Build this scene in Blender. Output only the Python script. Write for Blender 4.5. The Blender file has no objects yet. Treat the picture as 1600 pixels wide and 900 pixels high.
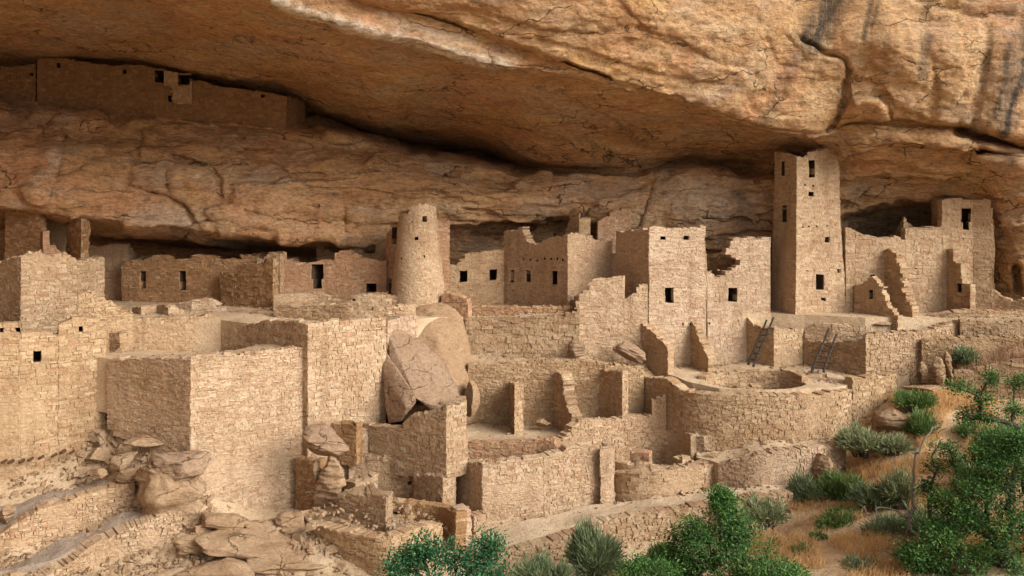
import bpy, bmesh, math, random
import numpy as np
from mathutils import Vector, Matrix, Quaternion
from mathutils.geometry import delaunay_2d_cdt, tessellate_polygon

scene = bpy.context.scene
COL = scene.collection
rnd = random.Random(7)

# ------------------------------------------------------------------ camera
FPX, HOR, EYE = 1500.0, 280.0, 16.0      # focal length and horizon row in photo pixels (1600 x 900), eye height
cam_d = bpy.data.cameras.new('camera')
cam = bpy.data.objects.new('camera', cam_d)
COL.objects.link(cam)
cam.location = (0, 0, EYE)
cam.rotation_euler = (math.radians(90), 0, 0)
cam_d.sensor_width = 36.0
cam_d.lens = 36.0 * FPX / 1600.0
cam_d.shift_y = -(450.0 - HOR) / 1600.0
cam_d.clip_end = 3000
scene.camera = cam

# ------------------------------------------------------------------ sky, sun, exposure
SUN_TO = Vector((0.73, -0.47, 0.54)).normalized()     # towards the light
w = bpy.data.worlds.new('World'); scene.world = w
w.use_nodes = True
nt = w.node_tree; nt.nodes.clear()
sky = nt.nodes.new('ShaderNodeTexSky'); sky.sky_type = 'NISHITA'; sky.sun_disc = False
sky.sun_elevation = math.asin(SUN_TO.z); sky.sun_rotation = math.atan2(SUN_TO.x, SUN_TO.y)
sky.dust_density = 4.0; sky.air_density = 1.0; sky.ozone_density = 0.6
hs = nt.nodes.new('ShaderNodeHueSaturation'); hs.inputs['Saturation'].default_value = 0.30   # milky overcast
bg = nt.nodes.new('ShaderNodeBackground'); bg.inputs['Strength'].default_value = 0.125
wo = nt.nodes.new('ShaderNodeOutputWorld')
nt.links.new(sky.outputs[0], hs.inputs['Color']); nt.links.new(hs.outputs[0], bg.inputs[0]); nt.links.new(bg.outputs[0], wo.inputs[0])
sun_d = bpy.data.lights.new('sun', 'SUN'); sun_d.energy = 2.8; sun_d.angle = math.radians(36); sun_d.color = (1.0, 0.96, 0.91)
sun = bpy.data.objects.new('sun', sun_d); COL.objects.link(sun)
sun.rotation_euler = (-SUN_TO).to_track_quat('-Z', 'Y').to_euler()
sun.location = (20, -20, 40)
vs = scene.view_settings
vs.view_transform = 'Standard'; vs.look = 'None'; vs.gamma = 1.0; vs.use_curve_mapping = False
vs.exposure = 0.56
scene.cycles.max_bounces = 8; scene.cycles.diffuse_bounces = 6
scene.cycles.use_denoising = True

# ------------------------------------------------------------------ helpers
def P(px, py, Y):
    return Vector(((px - 800.0) / FPX * Y, Y, EYE + (HOR - py) / FPX * Y))

def zat(py, Y):
    return EYE + (HOR - py) / FPX * Y

def vnoise(p, seed=0):
    p = np.asarray(p, dtype=np.float64)
    i = np.floor(p).astype(np.int64); f = p - i
    u = f * f * (3 - 2 * f)
    def h(a, b, c):
        n = (a * 374761393 + b * 668265263 + c * 2147483647 + seed * 1274126177) & 0xffffffff
        n = ((n ^ (n >> 13)) * 1274126177) & 0xffffffff
        n = n ^ (n >> 16)
        return (n & 0xffff) / 32767.5 - 1.0
    x, y, z = i[..., 0], i[..., 1], i[..., 2]
    ux, uy, uz = u[..., 0], u[..., 1], u[..., 2]
    l = lambda a, b, t: a + (b - a) * t
    return l(l(l(h(x, y, z), h(x+1, y, z), ux), l(h(x, y+1, z), h(x+1, y+1, z), ux), uy),
             l(l(h(x, y, z+1), h(x+1, y, z+1), ux), l(h(x, y+1, z+1), h(x+1, y+1, z+1), ux), uy), uz)

ROT = np.array((Matrix.Rotation(0.9, 3, 'X') @ Matrix.Rotation(0.7, 3, 'Y') @ Matrix.Rotation(0.6, 3, 'Z')))
def fbm(p, octaves=4, seed=0, gain=0.5):
    p = np.asarray(p, dtype=np.float64); a = 1.0; t = 0.0; n = 0.0
    for o in range(octaves):
        p = p @ ROT
        t = t + a * vnoise(p * (2.03 ** o) + 17.3 * o, seed + o); n += a; a *= gain
    return t / n

def link(name, me, mat=None, parent=None, loc=None):
    """one mesh object; its origin is moved to the middle of its base"""
    o = bpy.data.objects.new(name, me); COL.objects.link(o)
    n = len(me.vertices)
    if n:
        co = np.empty(n * 3); me.vertices.foreach_get('co', co); co = co.reshape(-1, 3)
        base = np.array([(co[:, 0].min() + co[:, 0].max()) / 2, (co[:, 1].min() + co[:, 1].max()) / 2, co[:, 2].min()])
        if parent is not None:
            base = np.array(parent.location)
        co -= base; me.vertices.foreach_set('co', co.ravel()); me.update()
        if parent is None: o.location = base
    if parent is not None: o.parent = parent
    if mat is not None: me.materials.append(mat)
    return o

def tag(o, label=None, cat=None, group=None, kind=None):
    if label: o['label'] = label
    if cat: o['category'] = cat
    if group: o['group'] = group
    if kind: o['kind'] = kind
    elif cat: o['kind'] = 'thing'
    return o

def empty(name, loc):
    o = bpy.data.objects.new(name, None); COL.objects.link(o); o.location = loc; o.empty_display_size = 0.3
    return o

def mesh_from(name, verts, faces, cols=None, smooth=False):
    me = bpy.data.meshes.new(name)
    me.from_pydata([tuple(v) for v in verts], [], faces)
    if cols is not None:
        at = me.attributes.new('tone', 'FLOAT_COLOR', 'FACE')
        at.data.foreach_set('color', np.asarray(cols, dtype=np.float32).ravel())
    if smooth:
        me.polygons.foreach_set('use_smooth', [True] * len(me.polygons))
    me.update()
    return me

# ------------------------------------------------------------------ materials
def new_mat(name, rough=0.95):
    m = bpy.data.materials.new(name); m.use_nodes = True
    n = m.node_tree.nodes; b = n['Principled BSDF']
    b.inputs['Roughness'].default_value = rough
    b.inputs['Specular IOR Level'].default_value = 0.15
    return m, m.node_tree, b

def nd(t, typ, **kw):
    n = t.nodes.new(typ)
    for k, v in kw.items():
        if k.startswith('i_'):
            n.inputs[k[2:].replace('_', ' ')].default_value = v
        else: setattr(n, k, v)
    return n

def noise_n(t, vec, scale, detail=4, rough=0.6, dist=0.0):
    n = nd(t, 'ShaderNodeTexNoise'); n.inputs['Scale'].default_value = scale; n.inputs['Detail'].default_value = detail
    n.inputs['Roughness'].default_value = rough; n.inputs['Distortion'].default_value = dist
    if vec is not None: t.links.new(vec, n.inputs['Vector'])
    return n.outputs['Fac']

def ramp_n(t, fac, stops):
    r = nd(t, 'ShaderNodeValToRGB'); e = r.color_ramp.elements
    while len(e) < len(stops): e.new(0.5)
    for k, (p, c) in enumerate(stops):
        e[k].position = p; e[k].color = (c[0], c[1], c[2], 1) if not isinstance(c, (int, float)) else (c, c, c, 1)
    t.links.new(fac, r.inputs[0]); return r.outputs[0]

def mix_n(t, fac, a, b, mode='MIX'):
    m = nd(t, 'ShaderNodeMix', data_type='RGBA', blend_type=mode)
    for s, v in ((0, fac), (6, a), (7, b)):
        if hasattr(v, 'is_linked') or hasattr(v, 'links'): t.links.new(v, m.inputs[s])
        elif s == 0: m.inputs[0].default_value = v
        else: m.inputs[s].default_value = (v[0], v[1], v[2], 1)
    return m.outputs[2]

def math_n(t, op, a, b=None):
    m = nd(t, 'ShaderNodeMath', operation=op)
    for k, v in enumerate((a, b)):
        if v is None: continue
        if isinstance(v, (int, float)): m.inputs[k].default_value = v
        else: t.links.new(v, m.inputs[k])
    return m.outputs[0]

def bump_n(t, h, strength, dist, prev=None):
    b = nd(t, 'ShaderNodeBump'); b.inputs['Strength'].default_value = strength; b.inputs['Distance'].default_value = dist
    t.links.new(h, b.inputs['Height'])
    if prev is not None: t.links.new(prev, b.inputs['Normal'])
    return b.outputs[0]

def pos_n(t, scale=(1, 1, 1)):
    g = nd(t, 'ShaderNodeNewGeometry'); m = nd(t, 'ShaderNodeMapping'); m.inputs['Scale'].default_value = scale
    t.links.new(g.outputs['Position'], m.inputs[0]); return m.outputs[0]

def masonry(name, c0, c1, c2, mortar, stain=(0.27, 0.165, 0.085), acc=1.0):
    """stones tinted one by one from the face attribute 'tone' (r, g random, b = joint)"""
    m, t, b = new_mat(name)
    a = nd(t, 'ShaderNodeAttribute', attribute_name='tone')
    s = nd(t, 'ShaderNodeSeparateColor'); t.links.new(a.outputs['Color'], s.inputs[0])
    col = ramp_n(t, s.outputs[0], [(0.0, c0), (0.55, c1), (1.0, c2)])
    col = mix_n(t, math_n(t, 'MULTIPLY', math_n(t, 'GREATER_THAN', s.outputs[1], 0.90), 0.5 * acc), col, (0.55, 0.44, 0.29))
    col = mix_n(t, math_n(t, 'MULTIPLY', math_n(t, 'LESS_THAN', s.outputs[1], 0.10), 0.5 * acc), col, (0.33, 0.17, 0.09))
    col = mix_n(t, s.outputs[2], col, mortar)
    p = pos_n(t)
    big = noise_n(t, p, 0.55, 4, 0.6)
    col = mix_n(t, ramp_n(t, big, [(0.50, 0.0), (0.75, 0.55)]), col, stain)
    pale = noise_n(t, p, 0.9, 5, 0.65)
    col = mix_n(t, ramp_n(t, pale, [(0.55, 0.0), (0.75, 0.4 * acc)]), col, (0.55, 0.40, 0.25))
    oi = nd(t, 'ShaderNodeObjectInfo')
    col = mix_n(t, 1.0, col, ramp_n(t, oi.outputs['Random'], [(0.0, (0.88, 0.86, 0.84)), (0.35, (1.03, 0.98, 0.95)), (0.65, (1.0, 0.95, 0.86)), (1.0, (1.06, 1.04, 1.03))]), 'MULTIPLY')
    run = noise_n(t, pos_n(t, (1.6, 1.6, 0.22)), 1.2, 5, 0.65)
    col = mix_n(t, ramp_n(t, run, [(0.52, 0.0), (0.72, 0.6)]), col, stain)
    fine = noise_n(t, p, 9.0, 6, 0.7)
    col = mix_n(t, 1.0, col, ramp_n(t, fine, [(0.25, 0.70), (0.75, 1.24)]), 'MULTIPLY')
    t.links.new(col, b.inputs['Base Color'])
    n1 = bump_n(t, noise_n(t, p, 4.5, 6, 0.68), 0.9, 0.13)
    n2 = bump_n(t, noise_n(t, p, 16.0, 5, 0.7), 0.7, 0.04, n1)
    t.links.new(n2, b.inputs['Normal'])
    return m

M = {}
M['tan'] = masonry('tan_masonry', (0.35, 0.24, 0.14), (0.43, 0.305, 0.188), (0.49, 0.36, 0.23), (0.39, 0.275, 0.168))
M['pale'] = masonry('pale_masonry', (0.41, 0.295, 0.195), (0.475, 0.35, 0.238), (0.53, 0.405, 0.285), (0.44, 0.32, 0.213))
M['pink'] = masonry('pink_masonry', (0.37, 0.215, 0.125), (0.43, 0.265, 0.16), (0.48, 0.31, 0.195), (0.42, 0.265, 0.165))
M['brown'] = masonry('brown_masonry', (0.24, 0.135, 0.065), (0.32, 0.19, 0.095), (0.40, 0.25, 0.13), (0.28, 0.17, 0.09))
M['dim'] = masonry('shaded_brown_masonry', (0.19, 0.11, 0.052), (0.23, 0.135, 0.068), (0.28, 0.175, 0.092), (0.21, 0.125, 0.062), acc=.15)  # darker copy; the high ledge's deep shade is put into its colour
M['plaster'] = masonry('plastered_masonry', (0.43, 0.29, 0.18), (0.46, 0.32, 0.20), (0.50, 0.35, 0.22), (0.45, 0.31, 0.19))

def opening_shade():  # near-black colour stands in for the darkness inside windows and doorways
    m, t, b = new_mat('painted_interior_shade')
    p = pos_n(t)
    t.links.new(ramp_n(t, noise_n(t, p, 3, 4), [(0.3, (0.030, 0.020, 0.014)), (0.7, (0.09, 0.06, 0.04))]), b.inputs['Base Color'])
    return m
M['opening_shade'] = opening_shade()

def sand(name, c0, c1, c2):
    m, t, b = new_mat(name)
    p = pos_n(t)
    col = ramp_n(t, noise_n(t, p, 0.7, 6, 0.65), [(0.3, c0), (0.5, c1), (0.72, c2)])
    peb = nd(t, 'ShaderNodeTexVoronoi'); peb.inputs['Scale'].default_value = 9.0; t.links.new(p, peb.inputs['Vector'])
    col = mix_n(t, 1.0, col, ramp_n(t, noise_n(t, p, 14, 5, 0.75), [(0.3, 0.74), (0.7, 1.2)]), 'MULTIPLY')
    t.links.new(col, b.inputs['Base Color'])
    n1 = bump_n(t, noise_n(t, p, 2.5, 6, 0.65), 0.7, 0.12)
    n2 = bump_n(t, noise_n(t, p, 20, 4, 0.7), 0.6, 0.03, n1)
    t.links.new(n2, b.inputs['Normal'])
    return m
M['sand'] = sand('dusty_sand', (0.40, 0.28, 0.17), (0.48, 0.35, 0.22), (0.55, 0.42, 0.28))
M['gravel'] = sand('grey_gravel', (0.23, 0.175, 0.13), (0.28, 0.22, 0.165), (0.34, 0.26, 0.19))

M['path'] = sand('trodden_pale_sand', (0.45, 0.33, 0.21), (0.53, 0.405, 0.27), (0.59, 0.465, 0.325))

def ground_mat():
    """earth: pale dust round the ruins, tawny litter on the slope at the right"""
    m, t, b = new_mat('dry_earth')
    p = pos_n(t)
    g = nd(t, 'ShaderNodeNewGeometry'); s = nd(t, 'ShaderNodeSeparateXYZ'); t.links.new(g.outputs['Position'], s.inputs[0])
    pale = ramp_n(t, noise_n(t, p, 0.6, 6, 0.65), [(0.3, (0.37, 0.26, 0.155)), (0.5, (0.45, 0.325, 0.20)), (0.72, (0.52, 0.39, 0.255))])
    tawny = ramp_n(t, noise_n(t, p, 1.1, 6, 0.7), [(0.3, (0.38, 0.235, 0.125)), (0.5, (0.49, 0.325, 0.18)), (0.72, (0.56, 0.41, 0.25))])
    f = math_n(t, 'ADD', math_n(t, 'MULTIPLY', math_n(t, 'SUBTRACT', s.outputs[0], 7.5), 0.35), math_n(t, 'MULTIPLY', math_n(t, 'SUBTRACT', noise_n(t, p, 0.5, 4), 0.5), 2.0))
    f = math_n(t, 'MINIMUM', math_n(t, 'MAXIMUM', f, 0.0), 1.0)
    col = mix_n(t, f, pale, tawny)
    col = mix_n(t, 1.0, col, ramp_n(t, noise_n(t, p, 12, 6, 0.75), [(0.3, 0.7), (0.7, 1.25)]), 'MULTIPLY')
    t.links.new(col, b.inputs['Base Color'])
    n1 = bump_n(t, noise_n(t, p, 2.2, 6, 0.65), 0.8, 0.18)
    n2 = bump_n(t, noise_n(t, p, 14, 5, 0.7), 0.7, 0.05, n1)
    t.links.new(n2, b.inputs['Normal'])
    return m
M['ground'] = ground_mat()

def cliff_mat():
    m, t, b = new_mat('desert_sandstone')
    p = pos_n(t)
    strat = pos_n(t, (0.35, 0.35, 1.6))
    vert = pos_n(t, (1.3, 1.3, 0.10))
    base = ramp_n(t, noise_n(t, strat, 0.55, 7, 0.62, 0.4), [(0.28, (0.31, 0.165, 0.075)), (0.45, (0.46, 0.265, 0.125)), (0.6, (0.53, 0.335, 0.175)), (0.78, (0.58, 0.42, 0.25))])
    red = noise_n(t, p, 0.28, 5, 0.6)
    col = mix_n(t, ramp_n(t, red, [(0.45, 0.0), (0.68, 0.6)]), base, (0.50, 0.24, 0.125))
    yel = noise_n(t, p, 0.45, 5, 0.65, 0.6)
    col = mix_n(t, ramp_n(t, yel, [(0.56, 0.0), (0.74, 0.5)]), col, (0.52, 0.33, 0.10))
    gry = noise_n(t, pos_n(t, (0.6, 0.6, 1.2)), 0.35, 6, 0.65, 0.4)
    col = mix_n(t, ramp_n(t, gry, [(0.50, 0.0), (0.66, 0.6)]), col, (0.43, 0.335, 0.25))
    a = nd(t, 'ShaderNodeAttribute', attribute_name='stain')
    s = nd(t, 'ShaderNodeSeparateColor'); t.links.new(a.outputs['Color'], s.inputs[0])
    # warm streaks down the open face (g), black varnish and painted hollow shade (r), pale salts (b)
    stre = noise_n(t, vert, 1.1, 6, 0.6, 0.3)
    col = mix_n(t, math_n(t, 'MULTIPLY', s.outputs[1], ramp_n(t, stre, [(0.45, 0.0), (0.62, 0.75)])), col, (0.55, 0.38, 0.21))
    stre2 = noise_n(t, vert, 1.7, 6, 0.65, 0.3)
    col = mix_n(t, math_n(t, 'MULTIPLY', s.outputs[1], ramp_n(t, stre2, [(0.55, 0.0), (0.70, 0.55)])), col, (0.27, 0.135, 0.06))
    brk = ramp_n(t, noise_n(t, vert, 2.6, 7, 0.75), [(0.30, 0.3), (0.52, 1.0)])
    col = mix_n(t, math_n(t, 'MULTIPLY', s.outputs[0], brk), col, (0.085, 0.068, 0.05))
    brk2 = ramp_n(t, noise_n(t, p, 3.0, 6, 0.7), [(0.35, 0.1), (0.6, 1.0)])
    col = mix_n(t, math_n(t, 'MULTIPLY', s.outputs[2], brk2), col, (0.70, 0.61, 0.48))
    fla = noise_n(t, pos_n(t, (0.55, 1.5, 1.9)), 2.4, 9, 0.74, 0.8)
    col = mix_n(t, 1.0, col, ramp_n(t, fla, [(0.34, 0.42), (0.46, 0.92), (0.58, 1.12), (0.72, 1.4)]), 'MULTIPLY')
    spk = noise_n(t, p, 7.0, 5, 0.8)
    col = mix_n(t, ramp_n(t, spk, [(0.60, 0.0), (0.66, 0.65)]), col, (0.12, 0.06, 0.025))
    fine = noise_n(t, pos_n(t, (1, 1, 2.0)), 5.0, 8, 0.72)
    col = mix_n(t, 1.0, col, ramp_n(t, fine, [(0.28, 0.55), (0.5, 1.0), (0.75, 1.3)]), 'MULTIPLY')
    t.links.new(col, b.inputs['Base Color'])
    pit = nd(t, 'ShaderNodeTexVoronoi'); pit.inputs['Scale'].default_value = 2.6; pit.inputs['Detail'].default_value = 3.0
    t.links.new(pos_n(t, (1, 1, 1.6)), pit.inputs['Vector'])
    n0 = bump_n(t, noise_n(t, strat, 2.4, 9, 0.72, 0.6), 0.6, 0.22)
    n1 = bump_n(t, noise_n(t, p, 3.4, 9, 0.76), 0.9, 0.20, n0)
    n2 = bump_n(t, pit.outputs['Distance'], 0.5, 0.08, n1)
    # thin bedding cracks
    wv = nd(t, 'ShaderNodeTexNoise'); wv.inputs['Scale'].default_value = 0.9; wv.inputs['Detail'].default_value = 5; t.links.new(p, wv.inputs['Vector'])
    ad = nd(t, 'ShaderNodeVectorMath', operation='MULTIPLY_ADD'); t.links.new(wv.outputs['Color'], ad.inputs[0]); ad.inputs[1].default_value = (0.8, 0.8, 0.5); t.links.new(pos_n(t, (0.20, 0.35, 0.8)), ad.inputs[2])
    ve = nd(t, 'ShaderNodeTexVoronoi', feature='DISTANCE_TO_EDGE'); ve.inputs['Scale'].default_value = 0.85; t.links.new(ad.outputs[0], ve.inputs['Vector'])
    ck = ramp_n(t, ve.outputs['Distance'], [(0.0, 0.0), (0.014, 1.0)])
    msk = ramp_n(t, noise_n(t, p, 0.5, 4, 0.6), [(0.47, 1.0), (0.56, 0.0)])
    ck = mix_n(t, msk, ck, (1, 1, 1))
    col2 = mix_n(t, ck, (0.13, 0.07, 0.035), col)
    t.links.new(col2, b.inputs['Base Color'])
    n3 = bump_n(t, ck, 0.9, 0.16, n2)
    t.links.new(n3, b.inputs['Normal'])
    return m
M['cliff'] = cliff_mat()

def rock_mat(name, c0, c1, c2, spots=0.0):
    m, t, b = new_mat(name)
    p = pos_n(t)
    col = ramp_n(t, noise_n(t, p, 0.8, 6, 0.62), [(0.3, c0), (0.5, c1), (0.72, c2)])
    col = mix_n(t, 1.0, col, ramp_n(t, noise_n(t, p, 8, 6, 0.72), [(0.3, 0.72), (0.7, 1.2)]), 'MULTIPLY')
    if spots:
        sp = ramp_n(t, noise_n(t, pos_n(t, (1, 1, 1.6)), 5.5, 7, 0.78), [(0.53, 0.0), (0.62, spots)])
        col = mix_n(t, sp, col, (0.17, 0.14, 0.12))
    t.links.new(col, b.inputs['Base Color'])
    wv = nd(t, 'ShaderNodeTexNoise'); wv.inputs['Scale'].default_value = 1.2; wv.inputs['Detail'].default_value = 5; t.links.new(p, wv.inputs['Vector'])
    ad = nd(t, 'ShaderNodeVectorMath', operation='MULTIPLY_ADD'); t.links.new(wv.outputs['Color'], ad.inputs[0]); ad.inputs[1].default_value = (0.7, 0.7, 0.5); t.links.new(pos_n(t, (0.5, 0.5, 1.1)), ad.inputs[2])
    ve = nd(t, 'ShaderNodeTexVoronoi', feature='DISTANCE_TO_EDGE'); ve.inputs['Scale'].default_value = 1.1; t.links.new(ad.outputs[0], ve.inputs['Vector'])
    ck = ramp_n(t, ve.outputs['Distance'], [(0.0, 0.0), (0.018, 1.0)])
    ck = mix_n(t, ramp_n(t, noise_n(t, p, 0.9, 3, 0.6), [(0.44, 1.0 if spots != 0 else 0.0), (0.56, 0.0)]), (1, 1, 1), ck)
    t.links.new(mix_n(t, ck, (0.16, 0.095, 0.05), col), b.inputs['Base Color'])
    n1 = bump_n(t, noise_n(t, pos_n(t, (0.7, 0.7, 1.6)), 1.9, 8, 0.72), 0.9, 0.32)
    n2 = bump_n(t, noise_n(t, p, 9, 6, 0.75), 0.8, 0.07, n1)
    n3 = bump_n(t, ck, 0.8, 0.12, n2)
    t.links.new(n3, b.inputs['Normal'])
    return m
M['boulder'] = rock_mat('smooth_boulder', (0.34, 0.205, 0.11), (0.40, 0.255, 0.145), (0.46, 0.305, 0.18))
M['slab'] = rock_mat('pinkish_slab', (0.34, 0.215, 0.13), (0.39, 0.255, 0.16), (0.43, 0.295, 0.19), 0.8)
M['rock'] = rock_mat('fallen_rock', (0.34, 0.21, 0.115), (0.43, 0.285, 0.165), (0.50, 0.355, 0.22), 0.25)

def wood(name, c0, c1):
    m, t, b = new_mat(name, 0.8)
    col = ramp_n(t, noise_n(t, pos_n(t, (6, 6, 0.8)), 2.0, 5), [(0.3, c0), (0.7, c1)])
    t.links.new(col, b.inputs['Base Color'])
    return m
M['ladder'] = wood('weathered_dark_wood', (0.025, 0.02, 0.016), (0.07, 0.055, 0.042))
M['beam'] = wood('old_timber', (0.05, 0.025, 0.012), (0.11, 0.055, 0.03))
M['bark'] = wood('grey_bark', (0.035, 0.028, 0.022), (0.085, 0.07, 0.055))
M['deadwood'] = wood('bleached_deadwood', (0.12, 0.10, 0.08), (0.26, 0.22, 0.18))

def leaf_mat(name, c0, c1, c2, trans=0.25):
    m, t, b = new_mat(name, 0.6)
    a = nd(t, 'ShaderNodeAttribute', attribute_name='tone')
    s = nd(t, 'ShaderNodeSeparateColor'); t.links.new(a.outputs['Color'], s.inputs[0])
    col = ramp_n(t, s.outputs[0], [(0.0, c0), (0.55, c1), (1.0, c2)])
    t.links.new(col, b.inputs['Base Color'])
    b.inputs['Specular IOR Level'].default_value = 0.3
    tr = nd(t, 'ShaderNodeBsdfTranslucent'); t.links.new(col, tr.inputs['Color'])
    mx = nd(t, 'ShaderNodeMixShader'); mx.inputs[0].default_value = trans
    t.links.new(b.outputs[0], mx.inputs[1]); t.links.new(tr.outputs[0], mx.inputs[2])
    t.links.new(mx.outputs[0], t.nodes['Material Output'].inputs[0])
    return m
M['oak'] = leaf_mat('oak_leaf', (0.025, 0.07, 0.014), (0.062, 0.155, 0.03), (0.135, 0.255, 0.06))
M['oak_blue'] = leaf_mat('dark_oak_leaf', (0.02, 0.075, 0.028), (0.035, 0.125, 0.045), (0.075, 0.20, 0.075))
M['brush'] = leaf_mat('rabbitbrush_leaf', (0.07, 0.10, 0.045), (0.14, 0.185, 0.085), (0.26, 0.29, 0.15))
M['sage'] = leaf_mat('sage_leaf', (0.11, 0.14, 0.06), (0.21, 0.235, 0.11), (0.34, 0.33, 0.17))
M['green'] = leaf_mat('green_shrub_leaf', (0.05, 0.10, 0.02), (0.11, 0.18, 0.045), (0.22, 0.28, 0.09))
M['grass'] = leaf_mat('dry_grass', (0.55, 0.33, 0.14), (0.72, 0.49, 0.23), (0.82, 0.66, 0.40), 0.5)
M['pinkgrass'] = leaf_mat('seeding_grass', (0.42, 0.25, 0.16), (0.52, 0.34, 0.21), (0.60, 0.42, 0.26))
# ================================================================== THE SETTING
def smooth_curve(pts, xs, win=34.0):
    pts = np.array(pts, dtype=float)
    g = np.arange(xs.min() - 120, xs.max() + 120, 4.0)
    out = []
    for k in range(1, pts.shape[1]):
        v = np.interp(g, pts[:, 0], pts[:, k])
        n = int(win / 4) | 1
        ker = np.ones(n) / n
        for _ in range(2):
            v = np.convolve(np.pad(v, n // 2, mode='edge'), ker, mode='valid')
        out.append(np.interp(xs, g, v))
    return out

def poly_dist(px, py, line):
    """distance to a polyline in photo pixels and signed side (+ = below for left-to-right lines)"""
    best = np.full(px.shape, 1e9); side = np.zeros(px.shape)
    for (x0, y0), (x1, y1) in zip(line[:-1], line[1:]):
        dx, dy = x1 - x0, y1 - y0; L2 = dx * dx + dy * dy + 1e-9
        t = np.clip(((px - x0) * dx + (py - y0) * dy) / L2, 0, 1)
        d = np.hypot(px - x0 - t * dx, py - y0 - t * dy)
        c = dx * (py - y0) - dy * (px - x0)
        up = d < best
        best = np.where(up, d, best); side = np.where(up, np.sign(c), side)
    return best, side

def build_cliff():
    xs = np.concatenate([np.arange(-900, -60, 24), np.arange(-60, 1660, 2.9), np.arange(1660, 2700, 24)]).astype(float)
    R = {}
    R['A'] = [(-900, -700, 40), (600, -700, 46), (1280, -700, 50), (1600, -650, 48), (2700, -650, 52)]
    R['F2'] = [(-900, -560, 16), (0, -420, 27), (600, -330, 34), (1280, -280, 42), (1600, -240, 43.2), (2700, -240, 50)]
    R['F1'] = [(-900, -480, 16.5), (0, -290, 28), (400, -170, 33), (600, -110, 35.5), (800, -40, 37.6), (1000, 10, 39.6), (1150, 40, 41.6), (1280, 60, 43.2), (1400, 70, 43.1), (1500, 75, 43.1), (1600, 90, 43.3), (2700, 90, 50)]
    R['L3'] = [(-900, -420, 18), (0, -200, 30.2), (400, -66, 35.4), (560, -10, 37), (600, 0, 37.4), (700, 34, 38.3), (800, 68, 39.2), (870, 95, 39.8), (950, 124, 40.9), (1100, 164, 43.0), (1200, 197, 44.2), (1285, 207, 44.8), (1320, 188, 45.0), (1400, 188, 44.6), (1500, 194, 44.3), (1600, 224, 44.0), (2700, 240, 50)]
    R['L2'] = [(-900, -415, 18.6), (0, -196, 31.0), (400, -61, 36.2), (560, -5, 37.8), (600, 4, 38.2), (700, 38, 39.1), (800, 72, 40), (870, 99, 40.6), (950, 127, 41.3), (1100, 166, 43.3), (1200, 199, 44.5), (1285, 211, 45.2), (1320, 192, 45.6), (1400, 192, 45.2), (1500, 198, 45.0), (1600, 228, 44.8), (2700, 245, 50.6)]
    R['L1'] = [(-900, -370, 18.4), (0, -150, 30.8), (400, -8, 36.0), (600, 54, 38.0), (700, 78, 39), (800, 102, 40), (870, 117, 40.7), (950, 132, 41.5), (1100, 170, 43.4), (1200, 203, 44.5), (1285, 215, 45.2), (1320, 196, 45.5), (1400, 196, 45.0), (1500, 203, 44.8), (1600, 236, 44.4), (2700, 250, 50.4)]
    R['C2'] = [(-900, 40, 46), (-200, 78, 52), (0, 86, 53), (200, 102, 54), (330, 130, 54), (450, 152, 54), (600, 204, 53.6), (640, 198, 53.6), (680, 201, 53.4), (740, 212, 53.2), (790, 228, 52.8), (845, 258, 51.8), (1000, 262, 50.6), (1060, 236, 51.2), (1200, 240, 50.5), (1290, 232, 47.0), (1330, 216, 45.5), (1400, 214, 44.7), (1500, 220, 44.5), (1550, 230, 44.4), (1600, 246, 44.4), (2700, 262, 50.4)]
    R['C3'] = [(-900, 80, 50), (0, 126, 56), (200, 140, 57), (450, 170, 56.5), (620, 222, 61), (720, 236, 62), (800, 252, 60), (840, 263, 54), (1000, 266, 51.2), (1060, 250, 53), (1150, 262, 53.5), (1200, 258, 51.5), (1290, 244, 47.3), (1330, 226, 45.6), (1400, 224, 44.8), (1500, 230, 44.6), (1550, 240, 44.6), (1600, 252, 44.6), (2700, 266, 50.6)]
    R['W0'] = [(-900, 140, 42), (-200, 158, 48.5), (0, 166, 50.2), (200, 186, 50.6), (450, 194, 50.6), (620, 238, 51.2), (720, 257, 51.2), (800, 267, 51), (840, 268, 51), (1000, 271, 50.2), (1060, 270, 50.2), (1200, 278, 49.4), (1290, 258, 47.6), (1330, 246, 46.4), (1400, 242, 45.4), (1500, 246, 45.4), (1550, 256, 45.6), (1600, 262, 45.0), (2700, 272, 51)]
    R['W1'] = [(-900, 220, 38.5), (0, 250, 47), (300, 272, 47.6), (600, 296, 48.6), (800, 312, 49.4), (1000, 320, 50), (1200, 330, 49.4), (1300, 300, 48.5), (1400, 288, 47.8), (1480, 288, 47.6), (1545, 310, 47.9), (1575, 320, 46.9), (1600, 320, 46), (2700, 320, 52)]
    R['W2'] = [(-900, 285, 37), (-200, 308, 44.6), (0, 322, 46.2), (150, 344, 46.6), (330, 362, 47.2), (500, 380, 48.3), (600, 386, 49.2), (700, 352, 49.8), (800, 352, 50), (900, 334, 50), (1000, 384, 50.2), (1200, 402, 49.8), (1310, 345, 49), (1370, 322, 49), (1440, 304, 49.2), (1480, 320, 49.6), (1520, 360, 49.6), (1555, 380, 48.8), (1580, 380, 47.4), (1600, 380, 46.8), (2700, 380, 52.5)]
    R['W3'] = [(-900, 330, 46), (0, 352, 55), (200, 378, 56), (500, 396, 54), (600, 396, 51), (700, 364, 51.6), (800, 364, 51.6), (900, 345, 51.5), (1000, 392, 50.8), (1200, 408, 50.4), (1310, 352, 50), (1370, 334, 52), (1440, 316, 52), (1480, 330, 50.6), (1520, 370, 50), (1555, 396, 49), (1580, 396, 47.6), (1600, 396, 47), (2700, 396, 52.8)]
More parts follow.
